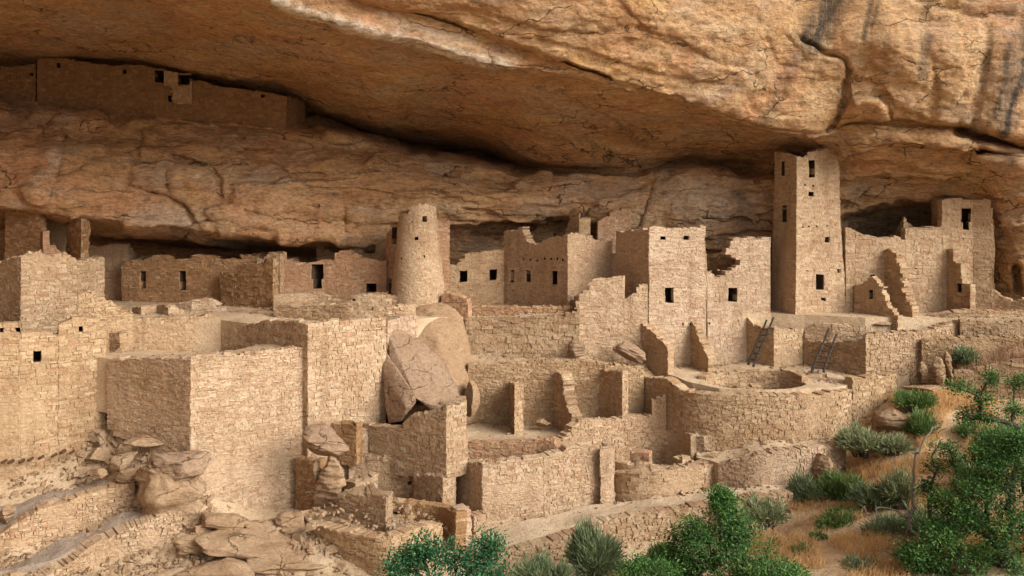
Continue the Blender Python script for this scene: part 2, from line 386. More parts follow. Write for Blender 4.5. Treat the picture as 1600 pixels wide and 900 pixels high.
    R['W4'] = [(-900, 520, 48), (0, 500, 57), (200, 500, 57), (500, 500, 55), (700, 500, 52.8), (1000, 500, 52), (1200, 510, 51.4), (1400, 500, 51.5), (1500, 490, 50.8), (1555, 480, 49.4), (1585, 480, 48.4), (1600, 480, 48), (2700, 480, 53)]
    R['W5'] = [(-900, 900, 48.5), (0, 700, 57), (500, 700, 55), (1000, 680, 52), (1400, 680, 52), (1600, 680, 48.4), (2700, 720, 53.5)]
    order = [('A', 'F2', 10), ('F2', 'F1', 40), ('F1', 'L3', 56), ('L3', 'L2', 3), ('L2', 'L1', 14), ('L1', 'C2', 74), ('C2', 'C3', 8), ('C3', 'W0', 9),
             ('W0', 'W1', 36), ('W1', 'W2', 38), ('W2', 'W3', 16), ('W3', 'W4', 40), ('W4', 'W5', 8)]
    C = {}
    for k, v in R.items():
        py, Y = smooth_curve(v, xs, 26 if k in ('L1', 'L2', 'L3') else 40)
        C[k] = (Y, EYE + (HOR - py) / FPX * Y)
    Ys, Zs, zone = [], [], []
    for a, b, n in order:
        for i in range(n):
            t = i / n
            ya, za = C[a]; yb, zb = C[b]
            arch = 0.0
            if (a, b) == ('L1', 'C2'): arch = 0.10 * math.sin(math.pi * t)
            if (a, b) == ('F1', 'L3'): arch = 0.0
            Ys.append(ya + (yb - ya) * t); Zs.append(za + (zb - za) * t + arch * np.abs(za - zb + 0.5)); zone.append(a)
    Ys.append(C['W5'][0]); Zs.append(C['W5'][1]); zone.append('W5')
    Y = np.array(Ys); Z = np.array(Zs); zone = np.array(zone)
    for _ in range(3):
        Y[1:-1] = (Y[:-2] + 2 * Y[1:-1] + Y[2:]) / 4; Z[1:-1] = (Z[:-2] + 2 * Z[1:-1] + Z[2:]) / 4
    PX = np.broadcast_to(xs, Y.shape).copy(); PY = HOR - (Z - EYE) / Y * FPX
    face = np.isin(zone, ['A', 'F2', 'F1', 'L3'])[:, None] * np.ones_like(Y)
    ceil = np.isin(zone, ['L1', 'C2'])[:, None] * np.ones_like(Y)
    wallz = np.isin(zone, ['C3', 'W0', 'W1', 'W2'])[:, None] * np.ones_like(Y)
    # ---- cracks (groove) and slab edges (step), traced where the photograph shows them
    def groove(line, wd, depth, zn=None):
        d, s = poly_dist(PX, PY, line)
        e = depth * np.exp(-(d / wd) ** 2)
        return e if zn is None else e * zn
    def step(line, L, depth, zn=None):
        d, s = poly_dist(PX, PY, line)
        sd = d * s
        e = np.where(sd > 0, depth * np.exp(-sd / L), depth * np.exp(-(sd / 2.2) ** 2))
        x0 = min(p[0] for p in line); x1 = max(p[0] for p in line)
        return e if zn is None else e * zn
    push = np.zeros_like(Y)
    w1 = np.clip(wallz + np.isin(zone, ['L1', 'C2'])[:, None] * (PX > 1290), 0, 1)
    push += groove([(1250, 60), (1290, 82), (1318, 92), (1326, 108), (1320, 130), (1322, 150), (1312, 178), (1296, 206)], 3.6, 0.45, face)
    push += groove([(1318, 163), (1345, 150), (1375, 147), (1388, 165), (1392, 184)], 3.5, 0.3, face)
    push += step([(1388, 150), (1400, 170), (1420, 176), (1440, 182)], 16, 0.3, face)
    push += groove([(1500, 202), (1540, 214), (1570, 224), (1625, 234)], 8, 2.0)
    push += groove([(1535, 237), (1570, 242), (1625, 246)], 5, 1.6)
    push += groove([(1430, -6), (1485, 8), (1520, 22), (1560, 20), (1630, 30)], 4, 0.4, face)
    push += step([(1170, 20), (1200, 40), (1225, 52), (1240, 66)], 14, 0.12, face)
    push += step([(800, 52), (880, 70), (960, 96), (1040, 120), (1120, 128)], 26, 0.15, face)
    push += step([(700, 10), (760, 22), (850, 44), (930, 52), (1000, 40)], 30, 0.16, face)
    push += step([(960, -10), (985, 20), (1010, 48), (1060, 60), (1100, 84)], 22, 0.14, face)
    push += step([(1430, 20), (1470, 30), (1500, 34)], 14, 0.2, face)
    push += step([(1200, 60), (1215, 100), (1250, 105)], 16, 0.08, face)
    push += groove([(1455, 96), (1462, 140), (1452, 196)], 7, 0.15, face)
    push += groove([(545, -8), (600, 2), (660, 22), (720, 45), (800, 71), (870, 98), (950, 128)], 4.5, 0.9, face)
    push += groove([(1545, 50), (1535, 120), (1520, 190)], 7, 0.15, face)
    push -= groove([(1395, 60), (1420, 110), (1425, 160)], 44, 0.45, face)
    push -= groove([(1490, 60), (1500, 110), (1490, 160)], 36, 0.4, face)
    push -= groove([(1575, 80), (1570, 130), (1560, 180)], 26, 0.3, face)
    push -= groove([(1340, 165), (1370, 168)], 22, 0.9, w1 + face)
    # rear wall
    for ln, L, d in [([(238, 300), (265, 308), (288, 318), (302, 336)], 14, 0.5), ([(228, 256), (262, 268), (266, 290)], 10, 0.25),
                     ([(275, 245), (312, 256), (335, 268), (345, 282), (346, 302)], 12, 0.4), ([(300, 350), (330, 342), (362, 346)], 10, 0.35),
                     ([(500, 320), (540, 326), (542, 350)], 10, 0.3), ([(440, 276), (500, 272)], 10, 0.3), ([(370, 262), (420, 250), (440, 262)], 12, 0.3),
                     ([(40, 165), (96, 166), (92, 185), (76, 206)], 12, 0.5), ([(135, 176), (170, 186), (206, 178), (260, 192), (340, 196), (420, 206), (520, 222), (620, 230)], 12, 0.55),
                     ([(212, 205), (222, 200), (220, 225), (212, 252)], 8, 0.35), ([(640, 236), (700, 252), (760, 258), (830, 264)], 12, 0.5),
                     ([(1022, 264), (1018, 300), (1008, 330), (1000, 352)], 10, 0.22), ([(720, 356), (790, 352), (850, 362)], 10, 0.5), ([(710, 372), (790, 370), (840, 378)], 8, 0.35),
                     ([(715, 388), (790, 384)], 8, 0.3), ([(905, 352), (960, 345), (1000, 362)], 10, 0.4), ([(1110, 340), (1130, 345), (1165, 343)], 7, 0.5),
                     ([(1400, 232), (1450, 240), (1520, 258), (1556, 268)], 18, 0.4), ([(1318, 262), (1380, 258), (1440, 268), (1530, 276)], 14, 0.6),
                     ([(1300, 318), (1340, 326), (1352, 312)], 10, 0.35), ([(1330, 232), (1390, 226), (1470, 232)], 10, 0.5), ([(1340, 285), (1400, 276), (1480, 284)], 18, 0.6),
                     ([(480, 300), (560, 296), (610, 306)], 9, 0.2), ([(640, 310), (720, 300), (780, 312)], 9, 0.2), ([(400, 330), (450, 346), (530, 340)], 9, 0.3)]:
        push += step(ln, L, d, w1)
    push += groove([(102, 206), (96, 250), (88, 280), (78, 302)], 5, 0.35, wallz)
    push -= groove([(86, 255), (64, 300)], 16, 0.35, wallz)
    push -= groove([(1560, 290), (1566, 340), (1576, 390), (1590, 446)], 20, 0.3, np.isin(zone, ['W0', 'W1', 'W2', 'W3'])[:, None] * 1.0)
    push += groove([(1588, 420), (1592, 452)], 6, 1.0)
    # ceiling flakes
    for ln, L, d in [([(450, 150), (520, 180), (600, 196), (640, 220)], 14, 0.5), ([(880, 150), (960, 185), (1000, 220)], 18, 0.5), ([(850, 210), (920, 225), (1000, 262)], 16, 0.4),
                     ([(560, 130), (680, 168), (800, 190)], 16, 0.3), ([(620, 90), (760, 120), (900, 150)], 14, 0.25)]:
        d_, s_ = poly_dist(PX, PY, ln)
        Z += np.where(s_ > 0, 0.35 * d * np.exp(-d_ / L), 0) * ceil
    Y = Y + push
    X = (PX - 800) / FPX * Y
    V = np.stack([X, Y, Z], -1)
    # ---- roughness: beds, flakes, pits, pushed along the surface normal
    du = np.gradient(V, axis=1); dv = np.gradient(V, axis=0)
    N = np.cross(du, dv); N /= np.linalg.norm(N, axis=-1, keepdims=True) + 1e-9
    flip = np.where((N * (np.array([0, 0, EYE]) - V)).sum(-1, keepdims=True) < 0, -1, 1); N *= flip
    big = fbm(V / 7.0, 3, 1); mid = fbm(V / np.array([2.6, 2.6, 1.5]), 4, 5)
    bed = fbm(V / np.array([5.0, 5.0, 0.42]), 4, 9)
    flake = 1 - np.abs(fbm(V / np.array([1.7, 1.7, 1.1]), 4, 13))
    fine = fbm(V / np.array([0.55, 0.55, 0.35]), 3, 21)
    amp = face * 0.30 + ceil * 0.75 + wallz * 0.6 + 0.3
    D = 0.40 * big + amp * (0.26 * mid + 0.14 * bed * (0.4 + wallz + 0.6 * face) + 0.21 * (flake - 0.7)) + 0.125 * fine
    # broken, blocky edges where noise crosses a level
    q = fbm(V / np.array([3.4, 3.4, 1.2]), 4, 33)
    D += (wallz + 0.3 * face) * 0.16 * np.tanh(q * 22)
    V = V + N * D[..., None]
    nv, nu = Y.shape
    idx = np.arange(nv * nu).reshape(nv, nu)
    F = np.stack([idx[:-1, :-1], idx[1:, :-1], idx[1:, 1:], idx[:-1, 1:]], -1).reshape(-1, 4)
    me = bpy.data.meshes.new('cliff')
    me.vertices.add(nv * nu); me.vertices.foreach_set('co', V.reshape(-1))
    me.loops.add(F.size); me.loops.foreach_set('vertex_index', F.ravel())
    me.polygons.add(len(F)); me.polygons.foreach_set('loop_start', np.arange(0, F.size, 4)); me.polygons.foreach_set('use_smooth', np.ones(len(F), bool))
    me.update(calc_edges=True)
    # ---- stains with a shape of their own, and shade painted into the hollows
    st = np.zeros((nv, nu, 4)); st[..., 3] = 1
    def paint(ch, line, wd, v=1.0, zn=1.0):
        d, s = poly_dist(PX, PY, line)
        j = 1 + 0.6 * fbm(V * 1.3, 3, 50)
        st[..., ch] = np.maximum(st[..., ch], v * np.clip(1.6 - 1.6 * d / (wd * j), 0, 1) * zn)
    paint(0, [(1308, -20), (1290, 20), (1268, 58)], 32, 1.0, face); paint(0, [(1330, -10), (1305, 40)], 9, .6, face)
    paint(0, [(1362, 0), (1350, 60)], 6, .8, face); paint(0, [(1376, -5), (1362, 45)], 5, .6, face)
    paint(0, [(1456, 55), (1445, 90), (1440, 112)], 6, .6, face); paint(0, [(1610, 80), (1600, 110), (1588, 150), (1570, 205)], 11, 1.0, face)
    paint(0, [(1580, 70), (1570, 130), (1555, 185)], 8, .8, face); paint(0, [(1545, 82), (1535, 130)], 6, .6, face)
    paint(0, [(1600, 30), (1602, 80)], 8, .7, face); paint(0, [(1262, 75), (1240, 100)], 16, .45, face)
    paint(0, [(1245, 100), (1215, 145), (1190, 190)], 14, .30, face)
    paint(1, [(700, 60), (900, 20), (1100, 60), (1250, 120)], 60, .35, face); paint(1, [(1200, 130), (1400, 100), (1620, 120)], 130, 1.0, face); paint(1, [(1330, 230), (1540, 270)], 30, .5)
    paint(2, [(430, 0), (520, 30), (600, 56), (700, 80), (800, 104)], 11, 1.0); paint(2, [(600, 25), (800, 86)], 14, .3)
    paint(2, [(1090, 290), (1092, 330)], 7, .5, wallz); paint(2, [(1120, 290), (1130, 340)], 5, .45, wallz); paint(2, [(60, 290), (84, 256)], 10, .5, wallz)
    paint(1, [(1030, 330), (1195, 330)], 60, .9, wallz); paint(2, [(1050, 300), (1190, 320)], 40, .3, wallz); paint(0, [(1262, 70), (1225, 125), (1190, 195)], 16, .35, face); paint(0, [(1590, 60), (1575, 190)], 20, .6, face); paint(0, [(1450, 55), (1440, 120)], 10, .6, face)
    paint(0, [(1040, 275), (1060, 360)], 30, .25, wallz); paint(0, [(1150, 290), (1170, 360)], 18, .35, wallz)
    paint(0, [(750, 362), (840, 372)], 26, .35); paint(0, [(1350, 345), (1400, 350), (1450, 345)], 22, .6); paint(0, [(1390, 372), (1340, 355)], 30, .6)  # dark paint standing in for shade in the rear hollows
    paint(0, [(150, 372), (330, 380), (490, 392)], 14, .55); paint(0, [(850, 355), (900, 348), (990, 372)], 22, .4)  # same painted shade in the recess under the brow
    at = me.attributes.new('stain', 'FLOAT_COLOR', 'POINT'); at.data.foreach_set('color', st.astype(np.float32).ravel())
    o = bpy.data.objects.new('cliff', me); COL.objects.link(o); me.materials.append(M['cliff'])
    tag(o, 'orange sandstone cliff with the deep overhanging alcove that shelters the ruins', kind='structure')
    return o
build_cliff()

def build_shade_spur():
    """unseen left end of the alcove, added to block sky light from the left"""
    us = np.linspace(0, 1, 110); vs_ = np.linspace(0, 1, 90)
    base = np.array([(-40, 54), (-44, 40), (-42, 26), (-37, 10), (-38, -12), (-46, -34)], float)
    t = np.linspace(0, 1, len(base)); bx = np.interp(us, t, base[:, 0]); by = np.interp(us, t, base[:, 1])
    ker = np.ones(15) / 15
    bx = np.convolve(np.pad(bx, 7, mode='edge'), ker, 'valid'); by = np.convolve(np.pad(by, 7, mode='edge'), ker, 'valid')
    Zv = EYE - 24 + 58 * vs_
    lean = np.interp(vs_, [0, .35, .62, .8, 1], [4, -1.0, 3.5, 5.0, 2.0])
    X = bx[None, :] + lean[:, None]; Y = np.repeat(by[None, :], len(vs_), 0); Z = np.repeat(Zv[:, None], len(us), 1)
    V = np.stack([X, Y, Z], -1)
    V[..., 0] += 1.2 * fbm(V / np.array([9, 9, 5]), 4, 61) + 0.4 * fbm(V / np.array([2.5, 2.5, 0.8]), 4, 63)
    idx = np.arange(X.size).reshape(X.shape)
    F = np.stack([idx[:-1, :-1], idx[:-1, 1:], idx[1:, 1:], idx[1:, :-1]], -1).reshape(-1, 4)
    o = bpy.data.objects.new('cliff', mesh_from('cliff', V.reshape(-1, 3), F.tolist(), smooth=True)); COL.objects.link(o); o.data.materials.append(M['cliff'])
    tag(o, 'unseen sandstone wall added at the near left end to block sky light', kind='structure')
build_shade_spur()

# ---- thin plate spline through measured spots of ground
GP = [(-400, 905, 32.4), (-200, 905, 32.4), (0, 905, 32.4), (200, 905, 32.6), (400, 893, 33), (600, 898, 33), (450, 846, 34.4), (330, 826, 34.9), (300, 805, 35.7), (185, 785, 36.3),
      (0, 850, 34.2), (-200, 850, 34.3), (90, 815, 35.4), (0, 762, 36.8), (150, 742, 37.6), (100, 760, 37.2), (178, 690, 38.6), (207, 694, 37.9), (186, 650, 39.3), (240, 712, 37.0), (-200, 770, 36.5), (520, 806, 36.2), (650, 872, 33.8), (705, 862, 34.9), (770, 868, 35.3), (850, 832, 37), (950, 805, 38.4),
      (1050, 796, 38.5), (1140, 790, 38.6), (1235, 768, 40.3), (790, 903, 34), (880, 880, 35), (960, 852, 36), (1080, 825, 37.0), (1235, 792, 38.2),
      (800, 935, 32.6), (900, 925, 33.1), (1000, 900, 34.0), (1100, 875, 35.2), (1200, 838, 36.8), (1300, 768, 39), (1335, 690, 41.8), (1405, 622, 42.8), (1450, 612, 43), (1500, 645, 41), (1610, 640, 40), (1800, 640, 36),
      (1400, 722, 39), (1300, 850, 33.7), (1400, 850, 33), (1500, 810, 34), (1620, 800, 33), (1620, 905, 29), (1400, 905, 30.4), (1200, 915, 31.4), (1000, 950, 31.5), (1500, 700, 39), (1300, 745, 40.8), (150, 900, 33.0), (250, 872, 34.1), (300, 884, 33.4)]
GW = [P(*g) for g in GP]
GW += [Vector(v) for v in [(-8, 41, EYE - 13), (-16, 43, EYE - 12.5), (-28, 43, EYE - 12.5), (0, 42.5, EYE - 13), (4, 43, EYE - 13), (6, 41.0, EYE - 12.6), (10.8, 42.8, EYE - 12.6), (9.8, 41.6, EYE - 12.8), (-5, 39.2, EYE - 12.9),
       (-2.5, 38.0, EYE - 13.2), (-10, 37.8, EYE - 13), (0, 47, EYE - 13), (-15, 47, EYE - 12.5), (15, 47.5, EYE - 12.5), (24, 46, EYE - 11), (0, 56, EYE - 13), (-28, 56, EYE - 13), (28, 56, EYE - 12),
       (-25, 24, EYE - 15.5), (0, 24, EYE - 16), (25, 22, EYE - 17), (0, 10, EYE - 20), (-30, 8, EYE - 20), (30, 8, EYE - 21), (6.8, 38.8, EYE - 12.9)]]
GW += [P(*q) for q in [(380, 835, 35.6), (430, 836, 36.2), (350, 835, 35.3), (470, 820, 37), (240, 740, 37)]]
class TPS:
    def __init__(s, pts):
        s.p = np.array([[v.x, v.y] for v in pts]); z = np.array([v.z for v in pts]); n = len(z)
        K = s.k(s.p, s.p) + np.eye(n) * 0.08
        A = np.zeros((n + 3, n + 3)); A[:n, :n] = K; A[:n, n] = 1; A[:n, n + 1:] = s.p; A[n:, :n] = A[:n, n:].T
        s.w = np.linalg.solve(A, np.concatenate([z, np.zeros(3)]))
    def k(s, a, b):
        r2 = ((a[:, None] - b[None]) ** 2).sum(-1) + 1e-9
        return 0.5 * r2 * np.log(r2)
    def __call__(s, q):
        q = np.atleast_2d(np.asarray(q, float)); n = len(s.p)
        return s.k(q, s.p) @ s.w[:n] + s.w[n] + q @ s.w[n + 1:]
GT = TPS(GW)
def gz(x, y):
    return float(GT([[x, y]])[0])

def build_ground():
    fx = np.concatenate([np.linspace(-400, -60, 8), np.arange(-56, -26, 2.0), np.arange(-26, 26, 0.22), np.arange(26, 56, 2.0), np.linspace(60, 400, 8)])
    fy = np.concatenate([np.linspace(-400, -10, 10), np.arange(-4, 28, 1.6), np.arange(28, 46, 0.22), np.arange(46, 62, 2.0)])
    XX, YY = np.meshgrid(fx, fy)
    cx = np.clip(XX, -30, 30); cy = np.clip(YY, 8, 54)
    Zg = GT(np.stack([cx.ravel(), cy.ravel()], -1)).reshape(XX.shape)
    q = np.stack([XX, YY, 0 * XX], -1)
    inner = (XX > -27) & (XX < 27) & (YY > 27)
    Zg += np.where(inner, 0.09 * fbm(q / 1.1, 4, 3) + 0.05 * fbm(q / 0.45, 3, 8), 0)
    # the slab ledges on the bare rock at the lower left
    led = np.exp(-((XX + 9.3) / 2.6) ** 2 - ((YY - 33.0) / 1.5) ** 2)
    lq = fbm(q / np.array([1.6, 0.8, 1]), 4, 40)
    Zg += led * 0.20 * np.tanh(lq * 14)
    V = np.stack([XX, YY, Zg], -1); ny, nx = XX.shape
    idx = np.arange(nx * ny).reshape(ny, nx)
    F = np.stack([idx[:-1, :-1], idx[:-1, 1:], idx[1:, 1:], idx[1:, :-1]], -1).reshape(-1, 4)
    me = mesh_from('ground', V.reshape(-1, 3), F.tolist(), smooth=True)
    o = bpy.data.objects.new('ground', me); COL.objects.link(o); me.materials.append(M['ground'])
    tag(o, 'dry canyon slope below the cliff dwelling', kind='structure')
build_ground()

TERR = []
def terrace(name, pts, label, mat='sand', hole=None, skirt=1.6, cell=0.35, rough=0.05):
    """levelled ground: an outline of (px, py, Y) spots, filled, with an earth edge going down"""
    B = [P(*p) for p in pts]
    T = np.array([[v.x, v.y] for v in B]); Zb = np.array([v.z for v in B])
    def zi(x, y):
        d2 = (T[:, 0] - x) ** 2 + (T[:, 1] - y) ** 2 + 1e-4
        w_ = d2 ** -1.5
        return float((w_ * Zb).sum() / w_.sum())
    ring = []
    for i in range(len(B)):
        a, b = B[i], B[(i + 1) % len(B)]; n = max(1, int((b - a).length / cell))
        for k in range(n): ring.append(a.lerp(b, k / n))
    def inside(x, y, poly):
        c = False; n = len(poly)
        for i in range(n):
            x0, y0 = poly[i]; x1, y1 = poly[i - 1]
            if (y0 > y) != (y1 > y) and x < (x1 - x0) * (y - y0) / (y1 - y0) + x0: c = not c
        return c
    poly = [(v.x, v.y) for v in ring]
    pts2 = [Vector(p) for p in poly]; edges = [(i, (i + 1) % len(ring)) for i in range(len(ring))]
    hn = 0
    if hole:
        c, ra, rb = hole; hn = 40
        h0 = len(pts2)
        hp = [(c[0] + ra * math.cos(t), c[1] + rb * math.sin(t)) for t in [2 * math.pi * k / hn for k in range(hn)]]
        pts2 += [Vector(p) for p in hp]; edges += [(h0 + k, h0 + (k + 1) % hn) for k in range(hn)]
    xs_ = np.arange(T[:, 0].min(), T[:, 0].max(), cell); ys_ = np.arange(T[:, 1].min(), T[:, 1].max(), cell)
    if len(xs_) * len(ys_) > 9000:
        xs_ = xs_[::2]; ys_ = ys_[::2]
    r = random.Random(3)
    for x in xs_:
        for y in ys_:
            x2, y2 = x + r.uniform(-.1, .1), y + r.uniform(-.1, .1)
            if inside(x2, y2, poly) and not (hole and ((x2 - c[0]) / ra) ** 2 + ((y2 - c[1]) / rb) ** 2 < 1.03): pts2.append(Vector((x2, y2)))
    vo, eo, fo, ov, oe, of = delaunay_2d_cdt(pts2, edges, [], 0, 1e-4)
    TERR.append((name, poly, zi, hole))
    V = []
    for v in vo:
        V.append((v.x, v.y, zi(v.x, v.y) + rough * float(fbm(np.array([[v.x / 1.3, v.y / 1.3, 0.5]]), 3, 4)[0])))
    F = []
    for f in fo:
        cx = sum(vo[i].x for i in f) / len(f); cy = sum(vo[i].y for i in f) / len(f)
        if not inside(cx, cy, poly): continue
        if hole and ((cx - c[0]) / ra) ** 2 + ((cy - c[1]) / rb) ** 2 < 0.995: continue
        F.append(list(f))
    # earth edge
    used = {}
    for f in F:
        for a, b in zip(f, f[1:] + f[:1]):
            k = (min(a, b), max(a, b)); used[k] = None if k in used else (a, b)
    low = {}
    for e in [e for e in used.values() if e]:
        for i in e:
            if i not in low:
                low[i] = len(V); V.append((V[i][0], V[i][1], V[i][2] - skirt))
        F.append([e[1], e[0], low[e[0]], low[e[1]]])
    me = mesh_from(name, V, F)
    o = bpy.data.objects.new(name, me); COL.objects.link(o); me.materials.append(M[mat])
    return tag(o, label, kind='structure')

def ring_pts(c, ra, rb, drop):
    out = []
    for k in range(24):
        x, y = c[0] + ra * math.cos(k * math.pi / 12), c[1] + rb * math.sin(k * math.pi / 12)
        out.append((800 + FPX * x / y, HOR + drop * FPX / y, y))
    return out
KC = ((1180 - 800) / FPX * 42.75, 42.75)       # middle of the big kiva
terrace('upper_terrace', [(-260, 499, 42.6), (140, 499, 42.2), (205, 500, 42.2), (345, 499, 42.5), (480, 519, 39.2), (600, 511, 40.8), (652, 498, 43.4), (728, 494, 45.4), (895, 490, 44.7), (905, 492, 45.0), (1013, 490, 45.6),
        (1104, 488, 46.2), (1205, 490, 46.6), (1258, 492, 46.2), (1352, 496, 45.2), (1500, 497, 45.6), (1600, 497, 45.2), (1760, 497, 44.6), (1760, 480, 50), (1500, 478, 53), (1000, 468, 55), (500, 460, 58), (-300, 455, 60)],
        'dusty upper terrace the rear rooms and towers stand on', skirt=2.5)
terrace('ledge_terrace', [(728, 566, 43.95), (860, 564, 43.75), (930, 568, 43.65), (1000, 573, 43.95), (1016, 565, 45.2), (900, 556, 44.9), (728, 553, 45.2)], 'narrow dusty ledge between two retaining walls', skirt=2.0)
terrace('kiva_terrace', [(1016, 572, 45.0), (1044, 586, 43.5), (1082, 598, 42.35), (1124, 606, 41.55), (1180, 609, 41.22), (1250, 608, 41.4), (1314, 603, 42.3), (1352, 592, 43.3), (1420, 586, 44.2), (1410, 568, 45.8), (1255, 570, 46.1), (1205, 562, 46.6), (1013, 570, 45.6)],
        'pale levelled terrace round the sunken kiva', hole=(KC, 2.22, 1.45), skirt=1.2)
terrace('court_floor', [(722, 698, 40.45), (850, 694, 40.0), (905, 692, 40.4), (925, 688, 41.0), (942, 681, 42.2), (985, 670, 43.05), (1035, 668, 43.1), (1003, 650, 44.0), (728, 660, 43.7)], 'sandy floor of the lower court', skirt=1.6)
terrace('rooftop_fill', [(150, 559, 39.0), (296, 563, 36.9), (478, 545, 39.2), (470, 530, 41.0), (345, 549, 42.6), (140, 548, 42.6)], 'earth fill behind the tall corner wall', skirt=2.2)
terrace('foot_path', [(735, 868, 34.3), (790, 864, 34.15), (880, 841, 35.15), (960, 811, 36.1), (1080, 793, 37.0), (1160, 783, 37.6), (1235, 770, 38.3), (1275, 752, 40.2), (1190, 757, 39.0), (1140, 762, 39.0), (1055, 776, 38.7), (958, 783, 38.9), (850, 808, 37.4), (740, 838, 36.2)],
        'sandy footpath running along the foot of the ruins', 'path', skirt=1.3)
terrace('gravel_path', [(-120, 850, 33.7), (0, 830, 34.3), (90, 798, 35.2), (150, 774, 35.9), (190, 752, 36.6), (165, 748, 37.0), (90, 768, 36.4), (0, 790, 35.8), (-120, 806, 35.4)], 'grey gravel walk below the left wall', 'gravel', skirt=0.7)
terrace('lower_gravel_path', [(-120, 906, 32.2), (0, 893, 32.6), (60, 880, 33.0), (180, 836, 34.2), (272, 800, 35.2), (205, 798, 35.5), (120, 836, 34.5), (0, 884, 33.2), (-120, 900, 32.5)], 'lower grey gravel walk between two rubble walls', 'gravel', skirt=0.7)
terrace('grass_strip', [(1492, 580, 43.1), (1540, 572, 42.75), (1600, 561, 42.15), (1690, 552, 41.3), (1690, 540, 43.1), (1600, 546, 43.7), (1500, 556, 44.0)], 'strip of earth with seeding grass between two walls', skirt=1.0)
terrace('fill_slope', [(1086, 690, 41.6), (1200, 684, 41.0), (1325, 672, 42.5), (1318, 690, 40.8), (1262, 700, 39.85), (1190, 710, 39.2), (1124, 724, 39.6), (1090, 715, 40.6)], 'sloping earth between the round wall and the low wall', skirt=1.0)

terrace('kiva_floor', ring_pts(KC, 2.25, 1.75, 11.2), 'earth floor of the sunken kiva', skirt=.3)
# ================================================================== STONE WALLS
def catmull(pts, step=0.22):
    p = [np.array(q, float) for q in pts]
    p = [2 * p[0] - p[1]] + p + [2 * p[-1] - p[-2]]
    out = []
    for i in range(1, len(p) - 2):
        n = max(2, int(np.linalg.norm(p[i + 1] - p[i]) / step))
        for k in range(n):
            t = k / n
            out.append(0.5 * ((2 * p[i]) + (-p[i-1] + p[i+1]) * t + (2*p[i-1] - 5*p[i] + 4*p[i+1] - p[i+2]) * t*t + (-p[i-1] + 3*p[i] - 3*p[i+1] + p[i+2]) * t**3))
    out.append(p[-2])
    return out

